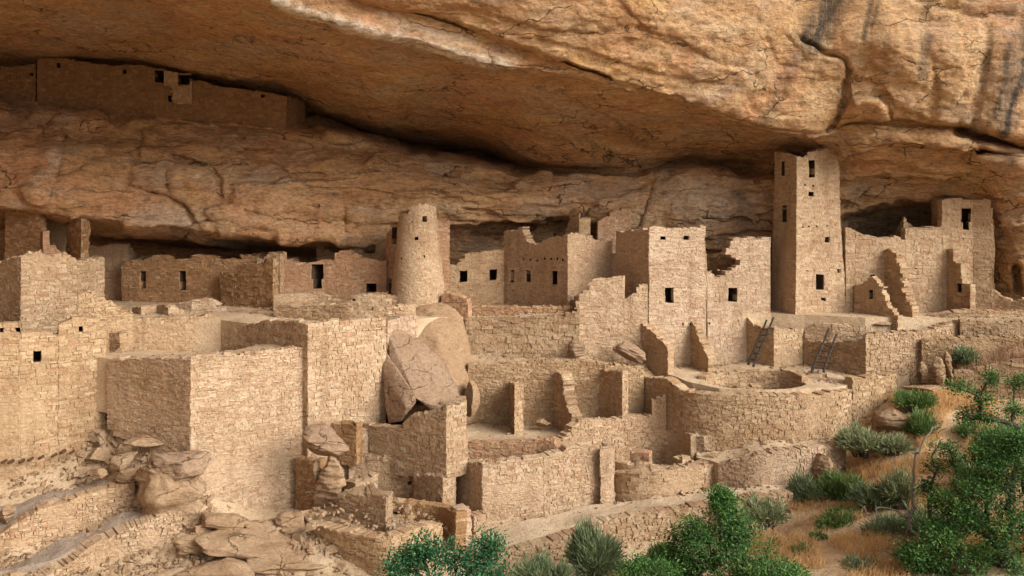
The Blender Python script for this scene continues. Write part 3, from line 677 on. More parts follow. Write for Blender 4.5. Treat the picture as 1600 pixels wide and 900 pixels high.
_seed = [0]
BASES = []; TOPS = []
def wall(name, label, cat, path, top, bot, th=0.42, open=(), mat='tan', group=None, smooth=False, ret=(None, None), batter=0.0, rag=(0.0, 0.0),
         ch=(0.06, 0.135), cw=(0.10, 0.36), relief=0.030, parent=None, drop=0.5, circle=None, jag=0.05, wob=0.035, bd=1.1, botlabel=None):
    """One ruined wall laid stone by stone.  path = (px, Y) spots along its face from left to right; top, bot = (px, py) outline of that face;
    open = (x0, y0, x1, y1[, kind]) holes; ret = world offsets of hidden return walls running back from its ends."""
    _seed[0] += 1
    r = random.Random(1000 + _seed[0])
    q_ = r.uniform(.82, 1.35); ch = (ch[0] * q_ * .9, ch[1] * q_); q_ *= r.uniform(.85, 1.2); cw = (cw[0] * q_ * .8, cw[1] * q_)
    if circle:
        cpx, cY, rad = circle; cx = (cpx - 800) / FPX * cY
        n = 64
        W = [np.array([cx + rad * math.cos(t), cY + rad * math.sin(t)]) for t in [math.pi / 2 + 2 * math.pi * k / n for k in range(n + 1)]]
        i0, i1 = 17, 47
    else:
        W = [np.array([(px - 800) / FPX * Y, Y]) for px, Y in path]
        if smooth: W = catmull(W)
        i0, i1 = 0, len(W) - 1
        if ret[0]:
            q = W[0].copy(); add = []
            for d in ret[0]: q = q + np.array(d); add.append(q)
            W = add[::-1] + W; i0 += len(add); i1 += len(add)
        if ret[1]:
            q = W[-1].copy()
            for d in ret[1]: q = q + np.array(d); W.append(q)
    W = np.array(W)
    seg = np.linalg.norm(np.diff(W, axis=0), axis=1); S = np.concatenate([[0], np.cumsum(seg)])
    tan = np.diff(W, axis=0) / seg[:, None]
    nrm = np.stack([tan[:, 1], -tan[:, 0]], -1)
    VN = np.zeros_like(W); VN[:-1] += nrm; VN[1:] += nrm
    if circle: VN[0] = VN[-1] = nrm[0] + nrm[-1]
    VN /= np.linalg.norm(VN, axis=1)[:, None]
    for i in range(1, len(W) - 1):                       # mitre
        VN[i] /= max(0.45, float(VN[i] @ nrm[i]))
    s0, s1 = S[i0], S[i1]
    ss = np.linspace(s0, s1, max(40, int((s1 - s0) / 0.03)))
    xx = np.interp(ss, S, W[:, 0]); yy = np.interp(ss, S, W[:, 1]); pp = 800 + FPX * xx / yy
    pp = np.maximum.accumulate(pp + np.arange(len(pp)) * 1e-7)
    def to_s(px): return float(np.interp(px, pp, ss))
    def to_z(px, py):
        return EYE + (HOR - py) / FPX * float(np.interp(px, pp, yy))
    if isinstance(bot, (int, float)): bot = [(pp[0], bot), (pp[-1], bot)]
    if isinstance(top, (int, float)): top = [(pp[0], top), (pp[-1], top)]
    ts = np.array([to_s(a) for a, b in top]); tz = np.array([to_z(a, b) for a, b in top])
    for k in range(1, len(ts)):
        if ts[k] <= ts[k-1]: ts[k] = ts[k-1] + 1e-4
    bs = np.array([to_s(a) for a, b in bot]); bz = np.array([to_z(a, b) for a, b in bot]) - drop
    topf = lambda s: float(np.interp(s, ts, tz)); botf = lambda s: float(np.interp(s, bs, bz))
    zlo, zhi = bz.min(), tz.max(); zbase = zlo + drop
    rects = []; liners = []
    for o in open:
        x0, y0, x1, y1 = o[:4]; kind = o[4] if len(o) > 4 else 'window'
        sa, sb = to_s(x0), to_s(x1); xm = (x0 + x1) / 2; za, zb = to_z(xm, y1), to_z(xm, y0)
        if kind == 'T':
            xa, xb, ym = o[5:8]; zm = to_z(xm, ym); sa2, sb2 = to_s(xa), to_s(xb)
            rects += [(sa, zm, sb, zb), (sa2, za, sb2, zm)]
            liners.append(('doorway', [(sa2, za), (sb2, za), (sb2, zm), (sb, zm), (sb, zb), (sa, zb), (sa, zm), (sa2, zm)]))
        else:
            rects.append((sa, za, sb, zb))
            if kind != 'gap': liners.append((kind, [(sa, za), (sb, za), (sb, zb), (sa, zb)]))
    # courses
    zs = [zlo]
    while zs[-1] < zhi: zs.append(zs[-1] + r.uniform(*ch))
    for (sa, za, sb, zb) in rects:
        for z in (za, zb):
            k = min(range(len(zs)), key=lambda i: abs(zs[i] - z))
            if abs(zs[k] - z) < 0.06 and k: zs[k] = z
            elif zs[0] < z < zs[-1]: zs.append(z); zs.sort()
    zs = sorted(zs)
    forced = [S[i] for i in range(1, len(W) - 1)] if not smooth and not circle else []
    for k in range(1, len(ts)):
        if abs(tz[k] - tz[k-1]) > 0.22 and ts[k] - ts[k-1] < 0.15: forced.append((ts[k] + ts[k-1]) / 2)
    ph = r.uniform(0, 99)
    def pos(P3):
        s, z, w_ = P3[:, 0], P3[:, 1], P3[:, 2]
        zz = z + 0.06 * vnoise(np.stack([s * 0.45 + ph, z * 0.3, 0 * s], -1)) * (wob / 0.035) + 0.035 * vnoise(np.stack([s * 1.9 + ph, z * 2.3, 0 * s], -1))
        s = s + np.where((s > 0.12) & (s < S[-1] - 0.12), 0.03 * vnoise(np.stack([s * 2.1 + ph, z * 3.1, 0 * s + 7], -1)), 0)
        ww = w_ - batter * (z - zbase) + wob * vnoise(np.stack([s * 0.7 + ph, z * 0.8, 0 * s + 3.1], -1))
        x = np.interp(s, S, W[:, 0]); y = np.interp(s, S, W[:, 1])
        nx = np.interp(s, S, VN[:, 0]); ny = np.interp(s, S, VN[:, 1])
        return np.stack([x + nx * ww, y + ny * ww, zz], -1)
    raw, F, T = [], [], []
    Send = S[-1]
    for z0, z1 in zip(zs[:-1], zs[1:]):
        if z1 - z0 < 0.015: continue
        zc = (z0 + z1) / 2
        live = [q for q in rects if q[1] < zc < q[3]]
        fb = sorted(forced + [q[0] for q in live] + [q[2] for q in live])
        a = 0.0 + (r.uniform(-1, 1) * rag[0] if rag[0] else 0); end = Send + (r.uniform(-1, 1) * rag[1] if rag[1] else 0)
        fb = [f for f in fb if a + 0.02 < f < end - 0.02] + [end]
        # running joints
        for f in fb:
            L = f - a
            if L < 0.01: a = f; continue
            cuts = [a]
            while cuts[-1] < f:
                wd = r.uniform(*cw) * (1.5 if r.random() < 0.1 else 1)
                if f - cuts[-1] - wd < cw[0] * 0.6: wd = f - cuts[-1] + 1e-6
                cuts.append(min(f, cuts[-1] + wd))
                if cuts[-1] >= f - 1e-5: break
            for sa, sb in zip(cuts[:-1], cuts[1:]):
                if sb - sa < 0.008: continue
                sc = (sa + sb) / 2
                if any(q[0] - 1e-4 < sc < q[2] + 1e-4 for q in live): continue
                tp = topf(sc) + (r.uniform(-jag, jag) if r.random() < .5 or not smooth else r.uniform(-.012, .012))
                if tp < z0 + 0.42 * (z1 - z0) or botf(sc) > z1: continue
                zt = tp if tp < z1 + .42 * (z1 - z0) else z1
                zl = zr = zt
                if tp < z1 + .42 * (z1 - z0):                                    # the capping stone follows the slope of the wall top
                    ta, tb = topf(sa), topf(sb)
                    if abs(tb - ta) < 0.9 * (sb - sa) + .01:
                        zl = max(z0 + .02, ta + (tp - topf(sc))); zr = max(z0 + .02, tb + (tp - topf(sc)))
                h = zt - z0; wd = sb - sa
                bare = float(vnoise(np.array([[sc * .42 + ph, zc * .55, 1.7]]))[0]) + .5 * float(vnoise(np.array([[sc * 1.3 + ph, zc * 1.6, 5.7]]))[0])
                worn = bare > .40                                    # mud plaster still hides the joints here
                z0_, z1_ = z0, zt
                if not worn and zl == zr:
                    z0 = z0_ - r.uniform(0, .22) * h * (z0_ > zlo + .01); zt = zt + r.uniform(-.05, .20) * h; zl = zr = zt; h = zt - z0
                dj = relief * (1.0 if not worn else .1); g = min(0.005 + 0.016 * r.random(), 0.2 * h, 0.2 * wd); rl = (0.8 if not worn else .18) * relief * r.uniform(0.2, 1.5)
                j = lambda m: r.uniform(-1, 1) * m
                jm = min(0.022, 0.17 * h, 0.17 * wd)
                k = len(raw)
                raw += [(sa + g + j(jm), z0 + g + j(jm), rl + j(.012)), (sb - g + j(jm), z0 + g + j(jm), rl + j(.012)), (sb - g + j(jm), zr - g + j(jm), rl + j(.012)), (sa + g + j(jm), zl - g + j(jm), rl + j(.012)),
                        (sa, z0, -r.random() ** 3 * dj), (sb, z0, -r.random() ** 3 * dj), (sb, zr, -r.random() ** 3 * dj), (sa, zl, -r.random() ** 3 * dj), (sa, z0, -th), (sb, z0, -th), (sb, zr, -th), (sa, zl, -th)]
                F += [(k, k+1, k+2, k+3), (k+4, k+5, k+1, k), (k+5, k+6, k+2, k+1), (k+6, k+7, k+3, k+2), (k+7, k+4, k, k+3),
                      (k+8, k+9, k+5, k+4), (k+9, k+10, k+6, k+5), (k+10, k+11, k+7, k+6), (k+11, k+8, k+4, k+7), (k+9, k+8, k+11, k+10)]
                c0, c1 = (r.random(), r.random()) if not worn else (r.uniform(.4, .75), .5); c = (c0, c1, 0, 1); m_ = (c0, c1, 0.3 + 0.7 * r.random(), 1)
                T += [c, m_, m_, m_, m_, c, c, c, c, c]
                z0 = z0_
            a = f
    V = pos(np.array(raw))
    me = mesh_from(name, V, F, T)
    m_ = M[mat] if isinstance(mat, str) else mat
    if parent is not None:
        o = link(name, me, m_, parent); root = parent
        if botlabel: o['label'] = botlabel
    elif liners:
        mn, mx = V.min(0), V.max(0)
        root = empty(name, ((mn[0] + mx[0]) / 2, (mn[1] + mx[1]) / 2, mn[2]))
        tag(root, label, cat, group)
        o = link('wall', me, m_, root)
    else:
        root = o = link(name, me, m_); tag(o, label, cat, group)
    for kind, poly in liners:
        e = 0.004; n = len(poly)
        cs = sum(q[0] for q in poly) / n; cz = sum(q[1] for q in poly) / n
        pl = [(q[0] + (e if q[0] < cs else -e), q[1] + (e if q[1] < cz else -e)) for q in poly]
        dep = bd if kind != 'beam_hole' else 0.3
        rawl = [(s_, z_, -0.05) for s_, z_ in pl] + [(s_, z_, -dep) for s_, z_ in pl]
        Vl = pos(np.array(rawl))
        Fl = [(i, i + n, (i + 1) % n + n, (i + 1) % n) for i in range(n)] + [tuple(range(n, 2 * n))]
        if kind in ('window', 'doorway') and abs(poly[1][0] - poly[0][0]) < 0.02: continue
        link(kind, mesh_from(kind, Vl, Fl), M['opening_shade'], root)
        if kind in ('window', 'doorway') and poly[1][0] - poly[0][0] > 0.2:
            sl, sr = min(q[0] for q in poly), max(q[0] for q in poly); zt_ = max(q[1] for q in poly); zb_ = min(q[1] for q in poly)
            for pn, za_, zc_, ex in (('lintel', zt_ - .012, zt_ + r.uniform(.05, .08), r.uniform(.08, .16)), ('sill', zb_ - r.uniform(.04, .06), zb_ + .010, r.uniform(.03, .09))):
                e1, e2 = ex * r.uniform(.6, 1.2), ex * r.uniform(.6, 1.2); jz = lambda: r.uniform(-.012, .012)
                if kind == 'doorway' and pn == 'sill' and len(poly) > 4: sl, sr = poly[0][0], poly[1][0]
                rb = [(sl - e1, za_ + jz(), -.12), (sr + e2, za_ + jz(), -.12), (sr + e2, zc_ + jz(), -.12), (sl - e1, zc_ + jz(), -.12), (sl - e1, za_ + jz(), .022), (sr + e2, za_ + jz(), .026), (sr + e2, zc_ + jz(), .03), (sl - e1, zc_ + jz(), .024)]
                tn = (r.uniform(.3, .9), .5, 0, 1)
                link(pn, mesh_from(pn, pos(np.array(rb)), [(4,5,6,7),(0,3,2,1),(0,1,5,4),(1,2,6,5),(2,3,7,6),(3,0,4,7)], [tn] * 6), m_, root)
    if not circle and parent is None and W[:, 1].mean() < 47.5:
        for k in range(int((s1 - s0) * 7)):
            s_ = r.uniform(s0, s1); w_ = .04 + abs(r.gauss(0, .22)); z_ = botf(s_) + drop
            if circle: continue
            if k % 3 == 0:
                sq = r.uniform(s0, s1); TOPS.append(tuple(pos(np.array([[sq, topf(sq), -r.uniform(.0, th * .9)]]))[0]))
            BASES.append(tuple(pos(np.array([[s_, z_, w_]]))[0]))
    return root

def beams(root, pts, size=0.10):
    """stubs of old roof timbers let into a wall: (px, py, Y)"""
    for px, py, Y in pts:
        bm = bmesh.new()
        c = P(px, py, Y)
        bmesh.ops.create_cone(bm, cap_ends=True, segments=7, radius1=size * rnd.uniform(.8, 1.2), radius2=size * rnd.uniform(.6, 1.0), depth=0.36,
                              matrix=Matrix.Translation(c + Vector((0, 0.12, 0))) @ Matrix.Rotation(math.radians(90), 4, 'X'))
        me = bpy.data.meshes.new('beam_end'); bm.to_mesh(me); bm.free()
        o = link('beam_end', me, M['beam'], root)

W_ = wall
# ---------------------------------------------------------------- granaries on the high ledge
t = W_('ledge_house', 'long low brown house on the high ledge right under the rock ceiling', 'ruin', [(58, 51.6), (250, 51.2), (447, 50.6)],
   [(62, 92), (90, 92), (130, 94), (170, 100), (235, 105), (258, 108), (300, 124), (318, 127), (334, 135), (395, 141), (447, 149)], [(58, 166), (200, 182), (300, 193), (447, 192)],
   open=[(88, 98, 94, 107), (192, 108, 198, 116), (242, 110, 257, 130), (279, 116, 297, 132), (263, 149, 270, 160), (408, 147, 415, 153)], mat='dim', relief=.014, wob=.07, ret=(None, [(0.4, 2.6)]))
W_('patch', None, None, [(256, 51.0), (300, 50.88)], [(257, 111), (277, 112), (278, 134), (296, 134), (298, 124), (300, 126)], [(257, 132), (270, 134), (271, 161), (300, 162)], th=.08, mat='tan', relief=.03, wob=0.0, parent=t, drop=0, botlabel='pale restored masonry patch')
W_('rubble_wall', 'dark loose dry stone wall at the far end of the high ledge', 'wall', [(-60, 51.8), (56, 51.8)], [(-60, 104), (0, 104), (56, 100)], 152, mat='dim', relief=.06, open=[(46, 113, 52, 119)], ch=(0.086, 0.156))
# ---------------------------------------------------------------- far left, below the brow
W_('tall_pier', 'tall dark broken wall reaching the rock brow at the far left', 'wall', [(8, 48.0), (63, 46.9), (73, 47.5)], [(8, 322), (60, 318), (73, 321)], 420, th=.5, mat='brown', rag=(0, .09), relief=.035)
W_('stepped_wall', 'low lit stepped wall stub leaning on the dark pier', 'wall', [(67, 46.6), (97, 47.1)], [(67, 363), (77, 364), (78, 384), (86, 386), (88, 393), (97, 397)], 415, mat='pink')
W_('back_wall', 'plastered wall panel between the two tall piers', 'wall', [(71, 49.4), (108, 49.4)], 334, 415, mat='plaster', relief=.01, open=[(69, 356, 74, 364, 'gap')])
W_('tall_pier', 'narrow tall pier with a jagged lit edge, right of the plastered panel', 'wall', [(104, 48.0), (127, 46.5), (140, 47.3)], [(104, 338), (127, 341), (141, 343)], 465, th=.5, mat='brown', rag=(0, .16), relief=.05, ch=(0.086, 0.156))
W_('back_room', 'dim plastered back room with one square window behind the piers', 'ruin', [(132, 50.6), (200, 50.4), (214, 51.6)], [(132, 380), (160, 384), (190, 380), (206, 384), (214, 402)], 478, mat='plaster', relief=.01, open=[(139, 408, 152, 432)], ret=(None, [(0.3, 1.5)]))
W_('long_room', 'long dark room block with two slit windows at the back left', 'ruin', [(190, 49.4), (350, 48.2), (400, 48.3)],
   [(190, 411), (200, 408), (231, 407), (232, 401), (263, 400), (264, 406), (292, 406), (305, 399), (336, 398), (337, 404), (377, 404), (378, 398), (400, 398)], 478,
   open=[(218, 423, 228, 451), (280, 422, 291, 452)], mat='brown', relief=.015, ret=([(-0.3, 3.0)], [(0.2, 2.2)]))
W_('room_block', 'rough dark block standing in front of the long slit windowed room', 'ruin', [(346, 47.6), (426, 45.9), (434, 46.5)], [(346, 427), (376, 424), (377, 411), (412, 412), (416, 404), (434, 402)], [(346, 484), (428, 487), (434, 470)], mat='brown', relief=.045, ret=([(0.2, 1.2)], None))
W_('broken_turret', 'small pale broken turret with one tiny window beside the pink wall', 'ruin', [(402, 47.4), (437, 47.1)], [(402, 404), (412, 403), (413, 397), (437, 396)], 468, open=[(419, 411, 424, 419)], mat='tan', ret=(None, [(0.1, 1.0)]))
W_('pink_room', 'pinkish room front with a keyhole shaped doorway left of the round tower', 'ruin', [(436, 47.7), (523, 47.6), (604, 47.3)],
   [(436, 409), (487, 410), (488, 407), (523, 406), (524, 394), (550, 394), (552, 400), (565, 400), (566, 404), (604, 406)], 470,
   open=[(486, 412, 505, 451, 'T', 489, 503, 435), (572, 443, 588, 458)], mat='pink', relief=.015, ret=([(0.0, 2.6)], None))
W_('wall_remnant', 'dark wall remnant rising behind the keyhole doorway room', 'wall', [(495, 50.0), (523, 49.6)], [(495, 379), (505, 376), (506, 388), (523, 396)], 415, mat='brown')
W_('wall_remnant', 'small pale wall remnant with an open gap just left of the round tower', 'wall', [(547, 49.3), (606, 48.8)], [(547, 382), (566, 380), (567, 397), (586, 397), (587, 378), (606, 372)], 412, mat='tan')
# ---------------------------------------------------------------- round tower
t = W_('round_tower', 'tapering round tower of pale stone standing on a boulder', 'tower', None, [(611, 336), (632, 334), (636, 325), (645, 322), (655, 319), (672, 319), (682, 321), (700, 324)],
   500, th=.34, circle=(653, 46.6, 1.44), batter=0.105, mat='pale', relief=.014, wob=.03, drop=.6, bd=.6, jag=.035, ch=(0.065, 0.125), cw=(0.105, 0.281),
   open=[(664, 338, 675, 348), (646, 371, 654, 377), (664, 400, 667, 403, 'beam_hole'), (618, 403, 621, 407, 'beam_hole'), (637, 346, 640, 349, 'beam_hole')])
W_('tower_annex', 'pink wall with a doorway hugging the shady side of the round tower', 'ruin', [(604, 47.6), (611, 47.0), (640, 46.9)], [(604, 366), (608, 361), (620, 354), (640, 342)], 474, mat='pink', relief=.014,
   open=[(611, 356, 620, 383), (607, 437, 617, 463, 'doorway')], bd=.7)
W_('tower_annex', 'narrow pink wall strip rising behind the bright side of the round tower', 'wall', [(676, 47.3), (703, 47.4)], [(676, 342), (703, 342)], 476, mat='pink', relief=.014, open=[(695, 342, 698, 345, 'gap')], rag=(0, .05))
# ---------------------------------------------------------------- courtyard behind
W_('courtyard_room', 'tan rear room with two square black windows right of the round tower', 'ruin', [(703, 48.9), (792, 49.3)], [(703, 414), (718, 412), (725, 396), (760, 393), (792, 390)], 480, open=[(718, 421, 730, 440), (765, 421, 776, 440)], mat='plaster', relief=.012)
W_('loophole_house', 'shadowed house with three slit windows and a bright gable side', 'ruin', [(787, 49.3), (887, 46.4), (957, 47.9)],
   [(787, 362), (803, 360), (812, 356), (814, 357), (825, 379), (838, 381), (840, 378), (856, 373), (857, 370), (870, 369), (887, 366), (888, 364), (925, 366), (927, 373), (957, 378)],
   [(787, 478), (887, 474), (957, 450)], open=[(796, 422, 803, 443), (821, 421, 829, 442), (863, 422, 871, 445)] + [(x, 403, x + 3, 407, 'beam_hole') for x in (816, 827, 838, 850, 860, 869, 878)],
   mat='plaster', relief=.014, bd=.8, ret=([(0.4, 1.0)], [(-0.3, 1.2)]))
W_('wall_remnant', 'dark pointed gable fragment above the slit windowed house', 'wall', [(884, 49.4), (905, 48.7), (922, 49.3)], [(884, 364), (898, 322), (906, 334), (907, 341), (922, 341)], 390, mat='tan', relief=.014)
W_('wall_remnant', 'reddish stepped wall fragment against the grey rear rock', 'wall', [(934, 49.4), (986, 49.6)], [(934, 346), (940, 343), (952, 337), (954, 330), (985, 327)], 402, mat='pink', relief=.014)
# ---------------------------------------------------------------- the tall middle house
W_('tall_house', 'tall square house with two small top windows over one door, dark left side', 'ruin', [(948, 48.3), (1014, 45.0), (1104, 45.75)],
   [(948, 398), (961, 396), (962, 362), (1014, 356), (1015, 354), (1090, 355), (1092, 352), (1099, 352), (1100, 352), (1104, 410)],
   [(948, 470), (1014, 572), (1104, 570)], open=[(1032, 367, 1040, 374), (1069, 367, 1077, 374), (1039, 449, 1053, 475, 'doorway'), (1024, 508, 1027, 511, 'beam_hole'), (1066, 504, 1069, 508, 'beam_hole'), (1078, 504, 1081, 508, 'beam_hole'), (1092, 503, 1095, 506, 'beam_hole')],
   mat='pale', relief=.018, ret=([(0.7, .4)], [(0.0, 2.6)]), bd=.9)
W_('house_wing', 'lower stepped wing on the shady side of the tall square house', 'ruin', [(905, 44.75), (1012, 44.99)],
   [(905, 468), (915, 452), (922, 441), (930, 438), (974, 434), (975, 467), (984, 467), (985, 459), (992, 458), (993, 452), (1003, 450), (1004, 444), (1012, 441)], [(905, 570), (1012, 572)], mat='pale', relief=.02, ret=([(-0.15, 1.6)], None), open=[(976, 455, 982, 467, 'gap')])
W_('house_wing', 'broken wall with a bitten gap and one door between tall house and square tower', 'ruin', [(1105, 45.8), (1204, 46.9)],
   [(1105, 423), (1112, 425), (1114, 431), (1123, 434), (1126, 398), (1132, 392), (1140, 385), (1147, 371), (1165, 372), (1204, 371)], [(1105, 570), (1204, 560)],
   open=[(1123, 395, 1133, 430, 'gap'), (1133, 398, 1143, 423, 'gap'), (1143, 402, 1150, 418, 'gap'), (1150, 405, 1157, 414, 'gap'), (1138, 449, 1152, 472, 'doorway'), (1107, 502, 1110, 505, 'beam_hole'), (1151, 500, 1154, 504, 'beam_hole')], mat='pale', relief=.02, bd=.8)
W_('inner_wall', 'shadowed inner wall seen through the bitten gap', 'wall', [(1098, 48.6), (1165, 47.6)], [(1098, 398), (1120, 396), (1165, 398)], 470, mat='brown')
G = 'buttress walls below the tall house'
W_('buttress_wall', 'widest shadowed buttress sloping from the tall house to the terrace', 'buttress', [(1003, 44.95), (1044, 43.5)], [(1003, 506), (1010, 510), (1022, 522), (1034, 533), (1044, 546)], [(1003, 566), (1044, 582)], th=.36, rag=(0, .05), group=G)
W_('buttress_wall', 'slim buttress below the tall house door', 'buttress', [(1080, 45.5), (1107, 44.1)], [(1080, 502), (1086, 508), (1093, 530), (1100, 548), (1107, 560)], [(1080, 566), (1107, 577)], th=.42, rag=(0, .14), group=G)
W_('buttress_wall', 'flat topped buttress right behind the darker ladder', 'buttress', [(1168, 46.4), (1209, 45.2), (1256, 46.1)], [(1168, 497), (1176, 507), (1188, 512), (1209, 514), (1256, 514)], [(1168, 560), (1209, 566), (1256, 566)], th=.4, group=G)
# ---------------------------------------------------------------- square tower and its wing
W_('square_tower', 'four storey square tower touching the rock roof', 'tower', [(1203, 48.3), (1243, 46.3), (1322, 47.1)],
   [(1203, 236), (1218, 239), (1243, 246), (1244, 245), (1259, 243), (1262, 237), (1280, 234), (1300, 232), (1310, 232), (1322, 234)], [(1203, 494), (1243, 500), (1322, 498)],
   open=[(1214, 253, 1221, 276), (1217, 320, 1226, 348), (1266, 248, 1277, 277), (1265, 298, 1274, 306), (1292, 369, 1301, 379), (1276, 429, 1289, 455, 'doorway'), (1284, 466, 1292, 472), (1311, 420, 1317, 427)] +
        [(x, 351, x + 3, 354, 'beam_hole') for x in (1253, 1264, 1277, 1295, 1310)] + [(x, 287, x + 3, 290, 'beam_hole') for x in (1257, 1272, 1289)] + [(x, 421, x + 2, 424, 'beam_hole') for x in (1260, 1272, 1297)],
   mat='pale', relief=.013, batter=.03, ret=([(1.0, 2.2)], [(-1.0, 2.3)]), bd=.9, cw=(0.112, 0.328), ch=(0.065, 0.125), jag=.04)
W_('tower_wing', 'broad ruined wing beside the square tower with a keyhole doorway high up', 'ruin', [(1321, 47.12), (1472, 47.5), (1520, 47.6), (1553, 47.2)],
   [(1321, 355), (1335, 356), (1337, 365), (1346, 366), (1370, 369), (1375, 371), (1393, 371), (1395, 368), (1405, 373), (1414, 372), (1416, 356), (1440, 355), (1472, 353), (1473, 312), (1482, 310), (1530, 311), (1545, 309), (1550, 325), (1553, 345)],
   [(1321, 498), (1440, 494), (1553, 484)], open=[(1502, 324, 1517, 358, 'T', 1505, 1514, 346), (1503, 371, 1506, 374, 'beam_hole'), (1429, 418, 1432, 421, 'beam_hole'), (1360, 429, 1367, 433, 'beam_hole')], mat='pale', relief=.022,
   ret=(None, [(0.3, 2.2)]), bd=.9)
W_('return_wall', 'short return wall running back beside the high keyhole doorway', 'wall', [(1455, 49.4), (1471, 47.6)], [(1455, 309), (1471, 312)], 372, mat='tan', th=.3)
W_('wall_remnant', 'pointed wall stub in the dark hollow behind the tower wing', 'wall', [(1398, 49.4), (1412, 48.0), (1427, 48.6)], [(1398, 368), (1411, 338), (1414, 341), (1420, 349), (1427, 352)], 395, mat='tan', th=.3)
G = 'buttress walls in front of the tower wing'
W_('buttress_wall', 'low pointed buttress with a niche in front of the tower wing', 'buttress', [(1335, 47.0), (1362, 46.2), (1404, 45.0)], [(1335, 443), (1346, 447), (1361, 432), (1370, 441), (1385, 468), (1404, 497)], [(1335, 490), (1404, 502)], th=.34, rag=(0, .04), open=[(1357, 452, 1364, 467)], bd=.3, group=G)
W_('buttress_wall', 'tallest dark buttress in front of the tower wing', 'buttress', [(1381, 47.3), (1427, 45.5)], [(1381, 391), (1388, 389), (1400, 396), (1405, 420), (1415, 462), (1427, 490)], [(1381, 490), (1427, 499)], th=.4, rag=(0, .05), group=G)
W_('buttress_wall', 'notched dark buttress with a slot below the high keyhole doorway', 'buttress', [(1481, 47.5), (1517, 46.1)], [(1481, 391), (1489, 390), (1492, 411), (1502, 414), (1503, 434), (1506, 445), (1517, 446)], [(1481, 489), (1517, 489)], th=.3, rag=(0, .03), open=[(1496, 443, 1503, 458)], bd=.28, group=G)
# ---------------------------------------------------------------- middle retaining walls
W_('retaining_wall', 'rough pinkish retaining wall under the rear courtyard', 'wall', [(727, 45.2), (800, 44.9), (906, 44.5)], [(727, 497), (800, 496), (885, 492), (906, 470)], 566, mat='tan', relief=.06, ch=(0.079, 0.203), cw=(0.140, 0.546))
W_('parapet_wall', 'low pink parapet set back along the edge of the rear courtyard', 'wall', [(690, 46.4), (727, 45.9), (800, 45.4), (896, 45.1)], [(690, 458), (712, 462), (727, 470), (728, 481), (800, 480), (896, 476)], 506, mat='pink', relief=.035)
W_('ledge_wall', 'straight retaining wall behind the lower court with three buttresses', 'wall', [(731, 43.6), (860, 43.4), (945, 43.3), (1006, 43.7)], [(731, 571), (800, 568), (860, 563), (930, 567), (1006, 573)], [(731, 680), (870, 675), (1006, 655)], mat='tan', relief=.035)
G = 'buttress walls in the lower court'
W_('buttress_wall', 'tallest thin buttress nearest the big boulder in the lower court', 'buttress', [(797, 43.4), (804, 41.7), (818, 42.1)], [(797, 597), (804, 599), (818, 601)], [(797, 680), (804, 692), (818, 690)], th=.25, rag=(0, .05), group=G)
W_('buttress_wall', 'leaning buttress with a ragged sloping edge in the middle of the lower court', 'buttress', [(866, 43.4), (894, 41.5)], [(866, 582), (876, 584), (882, 612), (888, 640), (894, 650)], [(866, 665), (894, 680)], th=.5, rag=(0, .13), group=G)
W_('buttress_wall', 'squat boxy buttress at the kiva end of the lower court', 'buttress', [(938, 43.3), (972, 42.1), (981, 42.5)], [(938, 574), (972, 579), (981, 576)], [(938, 655), (972, 660), (981, 656)], th=.3, group=G)
# ---------------------------------------------------------------- big kiva terrace
W_('round_terrace_wall', 'big curved retaining wall holding up the kiva terrace', 'wall', [(996, 44.2), (1036, 42.75), (1075, 41.55), (1120, 40.95), (1180, 40.7), (1250, 40.9), (1300, 41.5), (1330, 42.2)],
   [(996, 574), (1010, 590), (1040, 592), (1060, 607), (1110, 614), (1180, 617), (1250, 617), (1330, 610)], [(996, 650), (1040, 680), (1090, 694), (1200, 695), (1330, 676)], smooth=True, th=.5, mat='tan', relief=.045, ch=(0.072, 0.156))
def ring(cx, cy, ra, rb, a0, a1, n):
    out = []
    for k in range(n + 1):
        t = math.radians(a0 + (a1 - a0) * k / n); x, y = cx + ra * math.cos(t), cy + rb * math.sin(t)
        out.append((800 + FPX * x / y, y))
    return out
W_('kiva_wall', 'curved inner wall of the sunken kiva in the round terrace', 'wall', ring(KC[0], KC[1], 2.2, 1.46, 172, 8, 14), [(1095, 588), (1130, 583), (1180, 579), (1235, 581), (1262, 588)], 640, smooth=True, th=.3, mat='tan', relief=.03, jag=.03)
W_('kiva_bench', 'low stone bench inside the sunken kiva', 'bench', [(1132, 43.7), (1152, 43.2), (1190, 43.4)], [(1132, 606), (1150, 604), (1190, 605)], 650, mat='tan', th=.5)
W_('entry_step', 'stacked stone steps at the bright end of the round terrace', 'steps', [(1262, 43.6), (1330, 43.0)], [(1262, 587), (1285, 585), (1300, 594), (1330, 597)], 612, mat='pale', th=.8, ch=(0.086, 0.140), cw=(0.280, 0.702))
W_('retaining_wall', 'squarish wall face joining the round terrace to the far path', 'wall', [(1331, 42.4), (1402, 43.6)], [(1331, 590), (1350, 588), (1402, 585)], [(1331, 676), (1350, 664), (1402, 618)], mat='tan', relief=.05, ch=(0.086, 0.172), ret=(None, [(0.5, 1.5)]))
t = W_('pit_wall', 'corner block with a shadowed face behind the paler ladder', 'wall', [(1244, 46.4), (1352, 43.75), (1440, 44.6), (1502, 45.3)], [(1244, 521), (1258, 520), (1259, 531), (1275, 534), (1352, 535), (1353, 524), (1380, 520), (1440, 518), (1502, 502)], [(1244, 575), (1352, 592), (1502, 590)],
   mat='tan', relief=.045, ch=(0.079, 0.164))
W_('retaining_wall', 'pale upper wall edge above the pit with the paler ladder', 'wall', [(1257, 46.0), (1300, 45.5), (1352, 45.2), (1418, 45.5)], [(1257, 515), (1280, 505), (1352, 511), (1418, 511)], 560, mat='pale', relief=.04)
